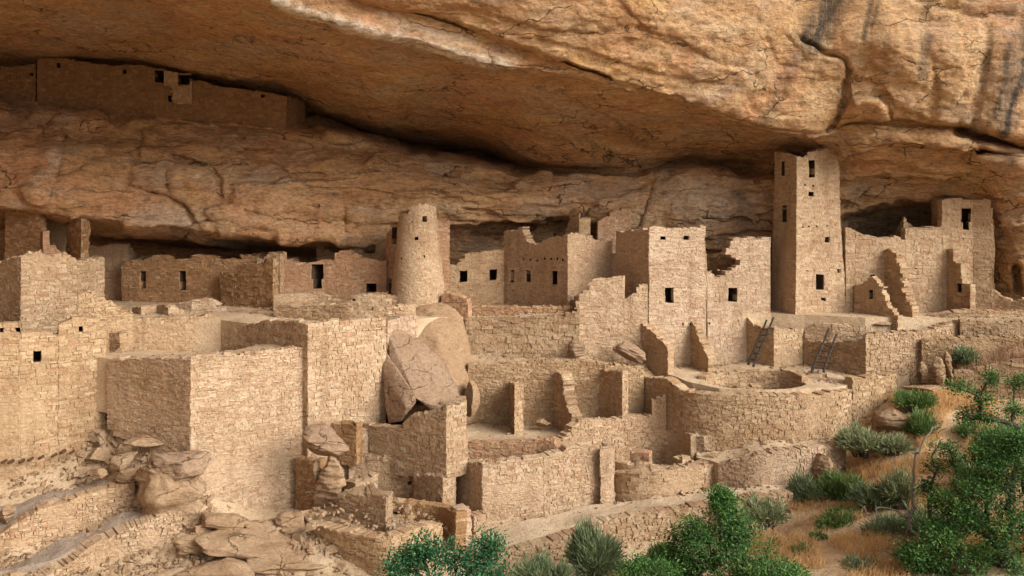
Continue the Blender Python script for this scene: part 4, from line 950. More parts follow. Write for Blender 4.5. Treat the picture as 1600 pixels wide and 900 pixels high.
W_('curved_parapet', 'low curved parapet in front of the notched buttress', 'wall', [(1448, 46.1), (1490, 45.7), (1560, 45.6), (1650, 45.6)], [(1448, 492), (1500, 484), (1560, 484), (1650, 484)], [(1448, 505), (1650, 506)], smooth=True, mat='tan', relief=.03)
W_('retaining_wall', 'terrace wall above the strip of pink grass', 'wall', [(1500, 45.0), (1560, 44.6), (1680, 44.0)], [(1500, 500), (1560, 505), (1600, 502), (1680, 502)], 560, mat='tan', relief=.045)
W_('retaining_wall', 'low wall course just above the strip of pink grass', 'wall', [(1440, 44.3), (1520, 43.9), (1600, 43.5), (1690, 43)], [(1440, 530), (1500, 527), (1560, 528), (1690, 530)], 580, mat='tan', relief=.04)
W_('retaining_wall', 'wall running down behind the big oak below the pink grass', 'wall', [(1490, 43.0), (1540, 42.6), (1600, 42.0), (1700, 41)], [(1490, 582), (1540, 573), (1600, 562), (1700, 550)], 650, mat='tan', relief=.05, ch=(0.086, 0.172))
W_('low_wall', 'low broken walls at the foot of the rock column at the far end', 'wall', [(1553, 48.0), (1600, 47.2), (1680, 46)], [(1553, 455), (1560, 462), (1575, 470), (1600, 470), (1680, 470)], 492, mat='tan')
# ---------------------------------------------------------------- second kiva and its walls
K2 = ((1018 - 800) / FPX * 40.9, 40.9)
W_('kiva_wall', 'curved inner wall of the lower kiva beside the path', 'wall', ring(K2[0], K2[1], 1.72, 1.75, 168, 4, 14), [(940, 700), (960, 682), (985, 675), (1030, 672), (1076, 676), (1085, 680)], 770, smooth=True, th=.35, mat='tan', relief=.03, jag=.03)
W_('kiva_block', 'square stone block on the floor of the lower kiva', 'block', [(984, 40.3), (1015, 40.0)], 707, 760, mat='pink', th=.5, relief=.02)
W_('kiva_block', 'narrow stone block against the shadowed end of the lower kiva', 'block', [(1052, 40.6), (1066, 40.1), (1078, 40.6)], 713, 765, mat='tan', th=.4, relief=.02)
W_('kiva_front_wall', 'curved front wall of the lower kiva along the path', 'wall', [(956, 39.5), (985, 38.9), (1040, 38.8), (1100, 39.6), (1138, 40.2)], [(956, 737), (1000, 735), (1060, 733), (1100, 727), (1138, 718)], [(956, 779), (990, 783), (1060, 778), (1138, 764)], smooth=True, mat='tan', relief=.05, ch=(0.094, 0.156), cw=(0.175, 0.468), th=.5)
W_('kiva_rim_wall', 'upper rim course set back on the front of the lower kiva', 'wall', [(956, 40.0), (985, 39.5), (1040, 39.4), (1100, 40.0), (1124, 40.5)], [(956, 720), (1000, 724), (1050, 732), (1100, 724), (1124, 712)], 765, smooth=True, mat='tan', relief=.05, ch=(0.094, 0.156), th=.4)
W_('niche_wall', 'broken wall corner with a dark niche at the end of the lower kiva', 'wall', [(1078, 41.2), (1100, 40.9), (1125, 40.9)], [(1078, 680), (1112, 682), (1113, 702), (1125, 708)], 760, open=[(1097, 704, 1111, 722)], mat='pale', bd=.6, relief=.02)
W_('retaining_wall', 'long low retaining wall between the round terrace and the footpath', 'wall', [(1122, 39.5), (1190, 38.95), (1260, 39.6), (1322, 40.6)], [(1122, 724), (1190, 709), (1250, 700), (1320, 690)], [(1122, 766), (1200, 757), (1320, 738)], smooth=True, mat='pale', relief=.05, ch=(0.079, 0.156))
W_('court_wall', 'low front parapet of the lower court with two dark boxes', 'wall', [(722, 40.1), (840, 39.65), (866, 39.4), (890, 39.9)], [(722, 693), (800, 691), (838, 689), (839, 687), (866, 689), (890, 690)], 730, mat='pink', relief=.025)
W_('court_side_wall', 'ragged low wall climbing between the lower court and the lower kiva', 'wall', [(880, 40.1), (905, 40.6), (950, 41.5), (1012, 42.6), (1040, 42.4)], [(880, 690), (895, 668), (903, 665), (910, 657), (960, 655), (1018, 648), (1019, 626), (1026, 618), (1040, 616)], 730, mat='tan', relief=.04, smooth=True)
W_('front_wall', 'broad bright front wall above the footpath with a dark left end', 'wall', [(706, 39.3), (754, 37.5), (850, 38.2), (937, 39.1)], [(706, 722), (754, 724), (755, 724), (830, 715), (880, 707), (892, 697), (937, 699)], [(706, 800), (754, 850), (850, 816), (937, 792)],
   mat='pale', relief=.035, th=.5)
W_('front_wall', 'narrow bright end piece past the dark seam of the broad front wall', 'wall', [(939, 38.75), (960, 39.0)], [(939, 700), (960, 697)], [(939, 795), (960, 790)], mat='pale', relief=.03, ret=([(0.05, .5)], [(0.0, .9)]))
# ---------------------------------------------------------------- lower middle cluster
W_('ruined_room', 'square ruined room below the big pink slab, bright right side', 'ruin', [(567, 39.6), (697, 37.4), (729, 38.3)], [(567, 663), (605, 666), (632, 664), (641, 652), (652, 648), (690, 640), (697, 637), (729, 627)], [(567, 722), (697, 722), (729, 718)], mat='tan', relief=.035, ret=(None, [(-0.1, .9)]), th=.4)
W_('inner_wall', 'low dark wall strip wedged under the big pink slab', 'wall', [(631, 40.2), (690, 39.4)], [(631, 634), (690, 629)], 672, mat='brown')
W_('lower_wall', 'rough lit wall with a small square hole below the square ruined room', 'wall', [(538, 39.2), (600, 38.9), (706, 38.35)], [(538, 716), (600, 712), (706, 712)], 815, open=[(637, 752, 643, 759)], mat='tan', relief=.045, ch=(0.086, 0.172))
W_('wall_block', 'upright box shaped wall block left of the broad bright front wall', 'wall', [(647, 38.1), (691, 36.9), (710, 37.5)], [(647, 741), (691, 745), (710, 741)], 800, mat='tan', relief=.025, ret=(None, [(0, .7)]))
W_('wall_block', 'box shaped masonry block with a pale side below the mushroom rock', 'wall', [(530, 35.9), (602, 34.8), (611, 35.4)], [(530, 769), (560, 771), (602, 775), (611, 772)], [(530, 818), (602, 828), (611, 824)], mat='tan', relief=.03, th=.9, ret=(None, [(0.0, .3)]))
W_('curved_pit_wall', 'dark curved pit wall with one square hole behind the dark green oak shrub', 'wall', [(610, 36.6), (650, 36.5), (690, 36.0), (712, 34.9)], [(610, 784), (650, 788), (690, 794), (712, 800)], 850, smooth=True, open=[(613, 801, 627, 809)], mat='brown', relief=.03)
W_('bastion_wall', 'low curved bastion wall nearest the bottom of the slope', 'wall', [(470, 36.0), (489, 34.8), (530, 33.7), (575, 33.0), (611, 32.8), (650, 33.6), (690, 34.8)], [(470, 800), (480, 815), (530, 829), (575, 836), (611, 841), (650, 826), (690, 815)], [(470, 835), (520, 868), (611, 900), (690, 850)], smooth=True, mat='tan', relief=.05, ch=(0.086, 0.156), th=.5)
W_('pillar_stub', 'slim crumbling pillar of stacked stones beside the pit wall', 'wall', [(711, 35.3), (737, 35.6)], [(711, 800), (720, 794), (737, 798)], 855, mat='pale', relief=.05, rag=(.06, .06))
W_('pillar_stub', 'short broken pillar at the foot of the broad bright front wall', 'wall', [(740, 36.0), (761, 36.4)], [(740, 806), (761, 800)], 848, mat='pale', relief=.05, rag=(.06, .06))
W_('wall_remnant', 'low dark wall remnant behind the mushroom rock', 'wall', [(502, 39.3), (556, 38.6), (566, 39.2)], [(502, 655), (514, 662), (556, 664), (566, 660)], 700, mat='brown')
W_('wall_remnant', 'pale leaning wall piece between mushroom rock and square ruined room', 'wall', [(545, 39.0), (584, 39.6)], [(545, 690), (560, 668), (584, 680)], 740, mat='pale', relief=.03)
W_('wall_remnant', 'short dim wall stub in the corner behind the mushroom rock', 'wall', [(462, 38.4), (500, 38.0)], [(462, 716), (500, 722)], 800, mat='brown')
W_('low_wall', 'low pale wall course between mushroom rock and wall block', 'wall', [(538, 37.8), (556, 37.1), (590, 37.8)], [(538, 752), (556, 756), (590, 738)], 800, mat='tan')
# ---------------------------------------------------------------- tall corner wall and left terraces
W_('corner_wall', 'huge corner wall, left face in shade, right face bright', 'wall', [(168, 38.6), (298, 36.4), (480, 38.9)], [(168, 561), (230, 558), (298, 559), (299, 558), (400, 548), (480, 539)], [(168, 650), (298, 730), (330, 826), (460, 830), (480, 810)], mat='pale', relief=.03, cw=(0.154, 0.468), th=.5)
W_('slab_side_wall', 'tall bright wall leading from the huge corner wall to the pink slab', 'wall', [(345, 42.6), (481, 38.6), (603, 40.5)], [(345, 521), (350, 515), (366, 514), (385, 508), (420, 502), (460, 503), (480, 506), (481, 508), (520, 503), (560, 500), (603, 497)], [(345, 560), (481, 720), (603, 690)], mat='pale', relief=.045, ch=(0.086, 0.156), th=.5)
W_('return_wall', 'pale wall face between the pink slab and the foot of the round tower', 'wall', [(604, 40.75), (652, 43.2)], [(604, 499), (625, 494), (652, 490)], 620, mat='pale', relief=.035)
W_('terrace_wall', 'tan terrace wall behind the top of the huge corner wall', 'wall', [(166, 42.0), (178, 42.8), (205, 41.9), (290, 42.3), (350, 42.75)], [(166, 530), (178, 498), (204, 496), (280, 496), (325, 493), (350, 500)], 560, mat='tan', relief=.025)
G = 'low steps beside the terrace wall'
W_('stone_step', 'lowest block of the little stair at the left end of the terrace wall', 'step', [(166, 41.2), (187, 40.9), (201, 41.2)], 519, 545, mat='tan', th=.5, group=G)
W_('stone_step', 'upper block of the little stair at the left end of the terrace wall', 'step', [(173, 41.7), (188, 41.4), (196, 41.7)], 509, 545, mat='tan', th=.5, group=G)
W_('low_wall', 'low broken wall with two dark ends above the terrace wall', 'wall', [(206, 44.4), (221, 43.8), (246, 44.4), (263, 43.6), (288, 44.2)], [(206, 480), (220, 479), (222, 475), (244, 476), (262, 476), (288, 484)], 500, mat='tan', relief=.03)
W_('rubble_wall', 'humped pale wall in front of the long slit windowed room', 'wall', [(255, 45.4), (300, 45.0), (352, 45.2)], [(255, 480), (285, 472), (305, 466), (330, 467), (342, 475), (352, 480)], 505, mat='pale', relief=.05)
W_('low_wall', 'long low curved wall just below the pink room front', 'wall', [(330, 45.0), (425, 44.4), (500, 44.8), (560, 44.4), (612, 44.8)], [(330, 488), (425, 484), (430, 459), (500, 458), (520, 470), (548, 470), (560, 459), (612, 462)], 500, mat='tan', relief=.03, smooth=True)
W_('low_wall', 'broken curved wall climbing to the foot of the round tower', 'wall', [(430, 43.4), (510, 42.6), (556, 42.3), (650, 43.0)], [(430, 476), (500, 474), (545, 475), (553, 486), (600, 481), (640, 476), (650, 473)], 590, smooth=True, mat='tan', relief=.045)
W_('low_wall', 'short pink wall at the door of the round tower annex', 'wall', [(583, 45.6), (622, 45.6)], [(583, 460), (604, 458), (608, 463), (622, 463)], 490, mat='pink')
W_('low_wall', 'low pink wall at the bright foot of the round tower', 'wall', [(690, 45.7), (732, 45.2)], [(690, 459), (705, 459), (728, 468), (732, 480)], 500, mat='pink', relief=.045)
# ---------------------------------------------------------------- far left tower block
W_('corner_tower', 'ruined corner tower at the far left, dark left face, jagged top', 'ruin', [(-30, 41.4), (33, 39.2), (121, 40.4)], [(-30, 412), (0, 409), (15, 402), (33, 402), (45, 397), (60, 395), (62, 400), (80, 401), (95, 396), (110, 399), (121, 408)], 540, mat='tan', relief=.035, ch=(0.072, 0.140), ret=(None, [(0.2, 2.2)]))
W_('stepped_wall', 'pale wall stepping down from the far left corner tower', 'wall', [(122, 40.42), (208, 41.6)], [(122, 458), (130, 455), (146, 455), (147, 463), (160, 464), (161, 470), (175, 470), (176, 477), (192, 480), (194, 486), (208, 492)], 550, mat='tan', relief=.035)
t = W_('great_wall', 'big sloping retaining wall at the far left with small holes', 'wall', [(-140, 36.4), (30, 37.4), (166, 39.2)], [(-140, 508), (0, 508), (32, 507), (33, 520), (88, 520), (94, 506), (104, 500), (135, 499), (166, 500)], [(-140, 770), (0, 760), (100, 745), (190, 725)],
   open=[(52, 548, 64, 568), (24, 514, 32, 523), (0, 514, 6, 522), (123, 510, 129, 520)], batter=-.0, mat='tan', relief=.04, ch=(0.072, 0.148), cw=(0.154, 0.468), th=.5, rag=(0, .04))
beams(t, [(4, 722, 37.0), (14, 723, 37.0), (31, 722, 37.1), (45, 719, 37.15), (62, 716, 37.3), (82, 713, 37.5), (96, 707, 37.7), (110, 708, 37.85)], .07)
beams(t, [(152, 694, 38.5)], .13)
W_('walk_wall', 'low rubble wall between the two grey gravel walks', 'wall', [(-140, 33.2), (0, 33.8), (60, 34.4), (150, 35.5), (211, 36.1)], [(-140, 885), (0, 838), (60, 797), (150, 768), (211, 752)], [(-140, 920), (0, 888), (120, 838), (211, 800)], mat='tan', relief=.06, ch=(0.058, 0.148), cw=(0.070, 0.296), smooth=True, th=.5, jag=.05, wob=.08)
W_('walk_wall', 'collapsed rubble wall below the lower gravel walk', 'wall', [(60, 32.2), (110, 32.9), (180, 33.9), (285, 35.0)], [(60, 902), (100, 885), (180, 838), (250, 806), (285, 796)], [(60, 925), (300, 880)], mat='pale', relief=.08, ch=(0.043, 0.117), cw=(0.056, 0.203), smooth=True, th=.7, wob=.12, jag=.05)
# ---------------------------------------------------------------- path edge
W_('path_wall', 'dry stone wall holding up the footpath above the bushes', 'wall', [(735, 33.9), (790, 34.1), (880, 35.0), (960, 36.0), (1080, 36.9), (1238, 38.2)], [(735, 872), (790, 862), (880, 838), (960, 809), (1080, 791), (1160, 781), (1238, 768)], [(735, 900), (880, 880), (960, 850), (1080, 825), (1238, 790)], smooth=True, mat='tan', relief=.06, ch=(0.079, 0.156), cw=(0.140, 0.429), th=.5)
# ================================================================== BOULDERS
def rock(label, px, py, Y, wpx, hpx, dep, seed, mat='rock', planes=15, rough=0.10, tilt=0.0, name='boulder', flat=0.80, sub=5, group=None, parent=None, yaw=0.0, bedded=0.09, box=1.0):
    r = random.Random(seed)
    bm = bmesh.new(); bmesh.ops.create_icosphere(bm, subdivisions=sub, radius=1.0)
    V = np.array([v.co[:] for v in bm.verts])
    for k in range(planes):
        n = np.array([r.gauss(0, 1), r.gauss(0, 1), r.gauss(0, .8)]); n /= np.linalg.norm(n); d = r.uniform(.48, flat)
        ex = V @ n - d
        V = V - np.outer(np.clip(ex, 0, None) * 0.96, n)
    hw, hh = wpx / FPX * Y / 2, hpx / FPX * Y / 2
    V = V / np.abs(V).max(0)
    if box != 1.0: V = np.sign(V) * np.abs(V) ** box
    L = V / np.linalg.norm(V, axis=1)[:, None]
    V = V * np.array([hw, dep / 2, hh])
    size = (hw * hh) ** .5
    V = V + L * (rough * size * fbm(V / size * 1.6 + seed * 3.7, 5, seed))[:, None]
    bed = fbm(V / np.array([size * 1.5, size * 1.5, size * .22]) + seed, 3, seed + 2)
    V[:, :2] += L[:, :2] * (bedded * size * np.tanh(bed * 6))[:, None]
    R = Matrix.Rotation(tilt, 3, 'Y') @ Matrix.Rotation(yaw, 3, 'Z')
    c = P(px, py, Y)
    V = V @ np.array(R).T + np.array(c)
    for v, q in zip(bm.verts, V): v.co = q
    me = bpy.data.meshes.new(name); bm.to_mesh(me); bm.free()
    me.polygons.foreach_set('use_smooth', [True] * len(me.polygons))
    o = link(name, me, M[mat], parent)
    if parent is None: tag(o, label, 'rock', group)
    return o

def hullrock(label, pts, mat, name='boulder', cuts=5, rough=0.05, smooth=2, seed=1):
    """a boulder from the spots where its corners stand: (px, py, Y)"""
    bm = bmesh.new()
    for p in pts: bm.verts.new(P(*p))
    r_ = bmesh.ops.convex_hull(bm, input=bm.verts)
    bmesh.ops.delete(bm, geom=[v for v in bm.verts if not v.link_faces], context='VERTS')
    bmesh.ops.triangulate(bm, faces=bm.faces)
    for k in range(cuts):
        long = [e for e in bm.edges if e.calc_length() > 0.16]
        if not long or len(bm.verts) > 14000: break
        bmesh.ops.subdivide_edges(bm, edges=long, cuts=1)
        bmesh.ops.triangulate(bm, faces=bm.faces)
    for k in range(smooth): bmesh.ops.smooth_vert(bm, verts=bm.verts, factor=0.5, use_axis_x=True, use_axis_y=True, use_axis_z=True)
    bmesh.ops.recalc_face_normals(bm, faces=bm.faces); bm.normal_update()
    V = np.array([v.co[:] for v in bm.verts]); N = np.array([v.normal[:] for v in bm.verts])
    V += N * (rough * (fbm(V / 0.9, 5, seed) + 0.5 * np.tanh(8 * fbm(V / 1.1 + 9, 4, seed + 1))))[:, None]
    for v, q in zip(bm.verts, V): v.co = q
    me = bpy.data.meshes.new(name); bm.to_mesh(me); bm.free()
    me.polygons.foreach_set('use_smooth', [True] * len(me.polygons))
    return tag(link(name, me, M[mat]), label, 'rock')

hullrock('huge smooth boulder flaring down from the foot of the round tower', [(632, 488, 45.0), (650, 474, 45.3), (700, 470, 45.5), (722, 490, 45.1), (732, 532, 44.7), (746, 575, 44.3), (754, 615, 43.9), (752, 665, 43.5), (690, 672, 42.2), (640, 640, 42.2), (628, 570, 42.9), (632, 525, 43.6),
     (672, 506, 43.8), (694, 540, 43.1), (706, 590, 42.5), (704, 640, 42.1), (660, 590, 42.3), (650, 500, 47.5), (715, 500, 47.5), (745, 620, 46.5), (630, 640, 45.5)], 'boulder', rough=.12, smooth=26, seed=5)
hullrock('large flat pinkish slab leaning on the huge smooth boulder', [(600, 508, 41.2), (612, 507, 41.4), (655, 530, 41.7), (690, 562, 41.5), (706, 590, 41.0), (722, 628, 39.8), (716, 650, 39.3), (672, 640, 39.3), (648, 622, 39.2), (640, 600, 39.5), (612, 566, 40.3), (603, 535, 40.9), (700, 650, 41.5), (620, 560, 42.5), (700, 580, 42.5)], 'slab', rough=.06, smooth=0, seed=7)
hullrock('broken orange edged slab lying under the flat pinkish slab', [(599, 545, 40.75), (597, 580, 40.3), (600, 640, 39.9), (606, 664, 39.7), (628, 660, 39.2), (634, 636, 39.0), (652, 626, 39.1), (640, 606, 39.4), (614, 572, 40.2), (640, 640, 40.6), (610, 600, 41.2)], 'slab', rough=.06, smooth=1, seed=9)
rock('egg shaped boulder at the corner of the lower court', 735, 624, 42.45, 30, 58, 1.3, 11, 'boulder', planes=4, rough=.06, bedded=0.0)
rock('mushroom cap rock balanced on an upright stone', 505, 689, 37.0, 84, 50, 1.5, 12, 'slab', planes=10, rough=.09, tilt=.12, flat=.8)
rock('upright stone carrying the mushroom cap rock', 517, 756, 36.7, 46, 88, .9, 13, 'rock', rough=.09, tilt=.12)
rock('thin upright stone beside the mushroom stem', 494, 738, 37.0, 15, 44, .5, 14, 'rock', tilt=.1)
t = rock('squat honeycombed boulder at the foot of the huge corner wall', 272, 772, 35.6, 122, 112, 1.9, 15, 'rock', planes=14, rough=.24, flat=.78, box=.8, bedded=.06)
rock('flat pinkish boulder lying on top of the honeycombed boulder', 276, 727, 35.45, 104, 50, 1.6, 16, 'slab', planes=14, rough=.18, flat=.75, box=.85, bedded=.04)
rock('pale tilted slab below the house wing', 985, 552, 44.0, 58, 30, .9, 17, 'slab', tilt=.45, planes=8)
rock('small upright pinkish slab at the wall foot by the house wing', 901, 545, 44.2, 26, 30, .4, 18, 'slab', planes=8)
rock('pale round boulder among the sage bushes', 1391, 657, 41.4, 56, 42, 1.2, 19, 'rock')
rock('boulder in the grass at the end of the low wall', 1290, 738, 39.6, 40, 60, 1.0, 20, 'rock')
G = 'standing slabs by the right hand path'
rock('smallest standing slab beside the far path', 1441, 577, 43.2, 15, 28, .4, 21, 'rock', tilt=-.35, name='standing_slab')
rock('tall leaning slab, the wider of the pair by the far path', 1469, 578, 43.0, 22, 60, .5, 22, 'rock', tilt=-.15, name='standing_slab')
rock('tall thin slab, the slimmer of the pair by the far path', 1482, 574, 43.1, 13, 60, .5, 23, 'rock', tilt=-.12, name='standing_slab')
rock('long low stone block in the gap left of the corner wall', 222, 690, 37.0, 66, 24, .8, 25, 'rock', planes=12)
rock('slanting flat rock left of the honeycombed boulder', 190, 722, 36.6, 52, 26, .9, 26, 'rock', tilt=-.4)
rock('blocky rock at the end of the upper gravel walk', 200, 742, 36.3, 44, 22, .8, 27, 'rock', tilt=-.1)
rock('small round rock at the end of the upper gravel walk', 158, 742, 36.4, 24, 18, .6, 28, 'rock')
rock('orange edged rock on the upper gravel walk', 75, 787, 35.0, 36, 15, .6, 29, 'rock', tilt=-.15)
rock('pointed rock at the left edge of the gravel walk', 10, 800, 34.8, 24, 34, .6, 30, 'rock')
rock('flat rock lying on the far end of the lower gravel walk', 232, 798, 35.2, 24, 6, .4, 31, 'rock')
for k, (lb, a, tl) in enumerate([('broad smooth ledge rock at the bottom', (392, 852, 34.2, 180, 36, 2.4), .10), ('tilted ledge rock below the honeycombed boulder', (345, 818, 34.9, 84, 26, 1.4), .18), ('layered low ledge rock nearest the bottom edge', (345, 890, 33.2, 140, 36, 2.2), -.06),
                              ('long flat ledge rock left of the bastion wall', (452, 872, 33.7, 160, 24, 2.2), .08), ('rounded rock against the left end of the bastion wall', (455, 815, 35.3, 50, 36, 1.2), -.1), ('sloping pale rock under the bright corner wall', (425, 828, 35.4, 100, 34, 1.4), .05),
                              ('thin layered rock at the foot of the lower rubble wall', (310, 850, 34.2, 70, 28, 1.4), .1)]):
    rock(lb, *a, 40 + k, 'rock', planes=12, rough=.16, flat=.8, tilt=tl, sub=5, box=.8)
G = 'stone slabs used as steps'
for k, (lb, a) in enumerate([('highest slab step behind the oak', (1452, 606, 42.9, 84, 12, 1.2)), ('middle slab step behind the oak', (1490, 630, 41.8, 50, 11, 1.0)), ('lowest slab step behind the oak', (1508, 646, 41.2, 44, 11, 1.0))]):
    rock(lb, *a, 60 + k, 'boulder', planes=12, rough=.05, name='slab_step', group=G)
rock('flat reddish stone on the floor of the lower court', 846, 660, 42.4, 30, 14, .6, 70, 'rock')
rock('flat dark slab at the pit edge near the tower wing', 1380, 505, 45.4, 40, 6, .7, 71, 'rock', planes=12)

def spread(name, label, n, box, size, seed, lift=0.0, mat='rock', surf=None):
    """chips of stone nobody could count: one object"""
    r = random.Random(seed); V, F, T = [], [], []
    done = 0; tries = 0
    while done < n and tries < n * 30:
        tries += 1
        px = r.uniform(box[0], box[2]); Y = r.uniform(box[4], box[5]); x = (px - 800) / FPX * Y
        z = surf(x, Y) if surf else gz(x, Y)
        py = HOR - (z - EYE) / Y * FPX
        if not box[1] < py < box[3]: continue
        s = r.uniform(*size) * (2.0 if r.random() < .06 else 1); k = len(V)
        a, b, c = s * r.uniform(.7, 1.3), s * r.uniform(.5, 1.0), s * r.uniform(.25, .6)
        q = Quaternion(Vector((r.gauss(0, .25), r.gauss(0, .25), 1)).normalized(), r.uniform(0, 6.3))
        o_ = Vector((x, Y, z + c * .25 + lift))
        for sx, sy, sz in ((-1,-1,-1),(1,-1,-1),(1,1,-1),(-1,1,-1),(-1,-1,1),(1,-1,1),(1,1,1),(-1,1,1)):
            sh = .62 if sz > 0 else 1
            V.append(o_ + q @ Vector((sx * a * sh * r.uniform(.7, 1.1), sy * b * sh * r.uniform(.7, 1.1), sz * c * r.uniform(.7, 1.1))))
        F += [(k,k+3,k+2,k+1),(k+4,k+5,k+6,k+7),(k,k+1,k+5,k+4),(k+1,k+2,k+6,k+5),(k+2,k+3,k+7,k+6),(k+3,k,k+4,k+7)]
        done += 1
    return tag(link(name, mesh_from(name, V, F), M[mat]), label, None, None, 'stuff')
spread('rubble', 'stone chips strewn over the slope at the lower left', 900, (-40, 780, 320, 905, 31, 36), (.05, .13), 1)
spread('rubble', 'loose stones under the big retaining wall', 260, (0, 690, 240, 780, 35.5, 39), (.05, .15), 2)
spread('rubble', 'stone chips round the ledge rocks at the bottom', 220, (300, 795, 620, 905, 31, 36), (.03, .10), 3)
spread('pebbles', 'pebbles scattered on the earth beside the path', 300, (760, 790, 1250, 905, 32, 40), (.02, .07), 4)
spread('rubble', 'broken stones heaped round the honeycombed boulder', 340, (120, 620, 330, 850, 34, 39.5), (.08, .26), 11)
spread('rubble', 'broken bedrock pieces at the foot of the huge corner wall', 200, (300, 800, 560, 905, 31, 36), (.06, .2), 12)
spread('rubble', 'stones among the dry grass', 120, (1250, 600, 1600, 800, 35, 43), (.05, .16), 5)
spread('rubble', 'loose stones on top of the bastion', 160, (480, 780, 720, 850, 33.2, 36.5), (.04, .10), 6, lift=.5)

def chips(name, label, spots, size, seed, mat='rock'):
    r = random.Random(seed); V, F = [], []
    for x, y, z in spots:
        s = r.uniform(*size) * (1.8 if r.random() < .07 else 1); k = len(V)
        a, b, c = s * r.uniform(.7, 1.3), s * r.uniform(.5, 1.0), s * r.uniform(.3, .7)
        q = Quaternion(Vector((r.gauss(0, .3), r.gauss(0, .3), 1)).normalized(), r.uniform(0, 6.3)); o_ = Vector((x, y, z + c * .2))
        for sx, sy, sz in ((-1,-1,-1),(1,-1,-1),(1,1,-1),(-1,1,-1),(-1,-1,1),(1,-1,1),(1,1,1),(-1,1,1)):
            sh = .65 if sz > 0 else 1
            V.append(o_ + q @ Vector((sx * a * sh * r.uniform(.7, 1.1), sy * b * sh * r.uniform(.7, 1.1), sz * c * r.uniform(.7, 1.1))))
        F += [(k,k+3,k+2,k+1),(k+4,k+5,k+6,k+7),(k,k+1,k+5,k+4),(k+1,k+2,k+6,k+5),(k+2,k+3,k+7,k+6),(k+3,k,k+4,k+7)]
    return tag(link(name, mesh_from(name, V, F), M[mat]), label, None, None, 'stuff')
def _inside(x, y, poly):
    c = False
    for i in range(len(poly)):
        x0, y0 = poly[i]; x1, y1 = poly[i - 1]
        if (y0 > y) != (y1 > y) and x < (x1 - x0) * (y - y0) / (y1 - y0) + x0: c = not c
    return c
def surface_z(x, y):
    z = gz(x, y)
    for nm, poly, zi, hole in TERR:
        if hole and ((x - hole[0][0]) / hole[1]) ** 2 + ((y - hole[0][1]) / hole[2]) ** 2 < 1: continue
        if _inside(x, y, poly): z = max(z, zi(x, y))
    return z
sp = []
for x, y, z in BASES:
    zz = surface_z(x, y)
    if abs(zz - z) < 1.0: sp.append((x, y, zz))
chips('rubble', 'small fallen stones lying along the foot of the ruined walls', sp, (.03, .10), 31)
chips('rubble', 'loose capping stones lying on the ruined wall tops', TOPS, (.03, .085), 33)
rr = random.Random(5); sp = []
for nm, poly, zi, hole in TERR:
    if nm == 'upper_terrace': n_ = 700
    elif nm in ('kiva_terrace', 'court_floor', 'ledge_terrace', 'rooftop_fill', 'gravel_path', 'lower_gravel_path', 'fill_slope'): n_ = 160
    else: n_ = 120
    X0, X1 = min(p[0] for p in poly), max(p[0] for p in poly); Y0, Y1 = min(p[1] for p in poly), max(p[1] for p in poly)
    for k in range(n_):
        x, y = rr.uniform(X0, X1), rr.uniform(Y0, min(Y1, 49))
        if _inside(x, y, poly) and not (hole and ((x - hole[0][0]) / hole[1]) ** 2 + ((y - hole[0][1]) / hole[2]) ** 2 < 1.1): sp.append((x, y, zi(x, y)))
chips('pebbles', 'pebbles and chips scattered over the terraces and walks', sp, (.02, .06), 32)

# ================================================================== LADDERS
def tube_between(bm, a, b, r0, r1, n=7):
    d = b - a; L = d.length
    q = d.to_track_quat('Z', 'Y').to_matrix().to_4x4()
    bmesh.ops.create_cone(bm, cap_ends=True, segments=n, radius1=r0, radius2=r1, depth=L, matrix=Matrix.Translation((a + b) / 2) @ q)
def ladder(label, f0, f1, t0, t1, nr, s0, s1):
    """feet and tops of its two poles as (px, py, Y)"""
    A, B, C_, D = P(*f0), P(*f1), P(*t0), P(*t1)
    root = tag(empty('ladder', (A + B) / 2), label, 'ladder', 'wooden pole ladders')
    r = random.Random(len(label))
    for a, b in ((A, C_), (B, D)):
        bm = bmesh.new(); prev = a
        for k in range(1, 6):
            p = a.lerp(b, k / 5) + Vector((r.uniform(-.015, .015), 0, 0)) * (k < 5)
            tube_between(bm, prev, p,   .066 - .004 * k + .004, .066 - .004 * k); prev = p
        me = bpy.data.meshes.new('pole'); bm.to_mesh(me); bm.free(); link('pole', me, M['ladder'], root)
    for k in range(nr):
        t = s0 + (s1 - s0) * k / (nr - 1)
        p, q = A.lerp(C_, t), B.lerp(D, t); e = (q - p) * .22
        bm = bmesh.new(); tube_between(bm, p - e + Vector((0, -.03, r.uniform(-.02, .02))), q + e + Vector((0, -.03, r.uniform(-.02, .02))), .036, .033)
        me = bpy.data.meshes.new('rung'); bm.to_mesh(me); bm.free(); link('rung', me, M['ladder'], root)
ladder('darker ladder leaning on the flat topped buttress', (1169, 570, 44.2), (1177, 573, 44.0), (1198, 500, 45.0), (1209, 496, 44.9), 6, .13, .78)
ladder('paler ladder leaning on the shadowed corner block', (1268, 582, 43.6), (1287, 581, 43.4), (1295, 514, 44.6), (1307, 522, 44.5), 5, .10, .66)

# ================================================================== PLANTS
def leaf_quad(V, F, T, c, d, n, L, Wd, tone):
    d = d.normalized(); s = d.cross(n)
    if s.length < 1e-4: s = d.orthogonal()
    s.normalize(); n2 = s.cross(d); k = len(V)
    V += [c, c + d * L * .55 + s * Wd * .5 + n2 * Wd * .12, c + d * L, c + d * L * .55 - s * Wd * .5 + n2 * Wd * .12]
    F.append((k, k+1, k+2, k+3)); T.append((tone, 0, 0, 1))

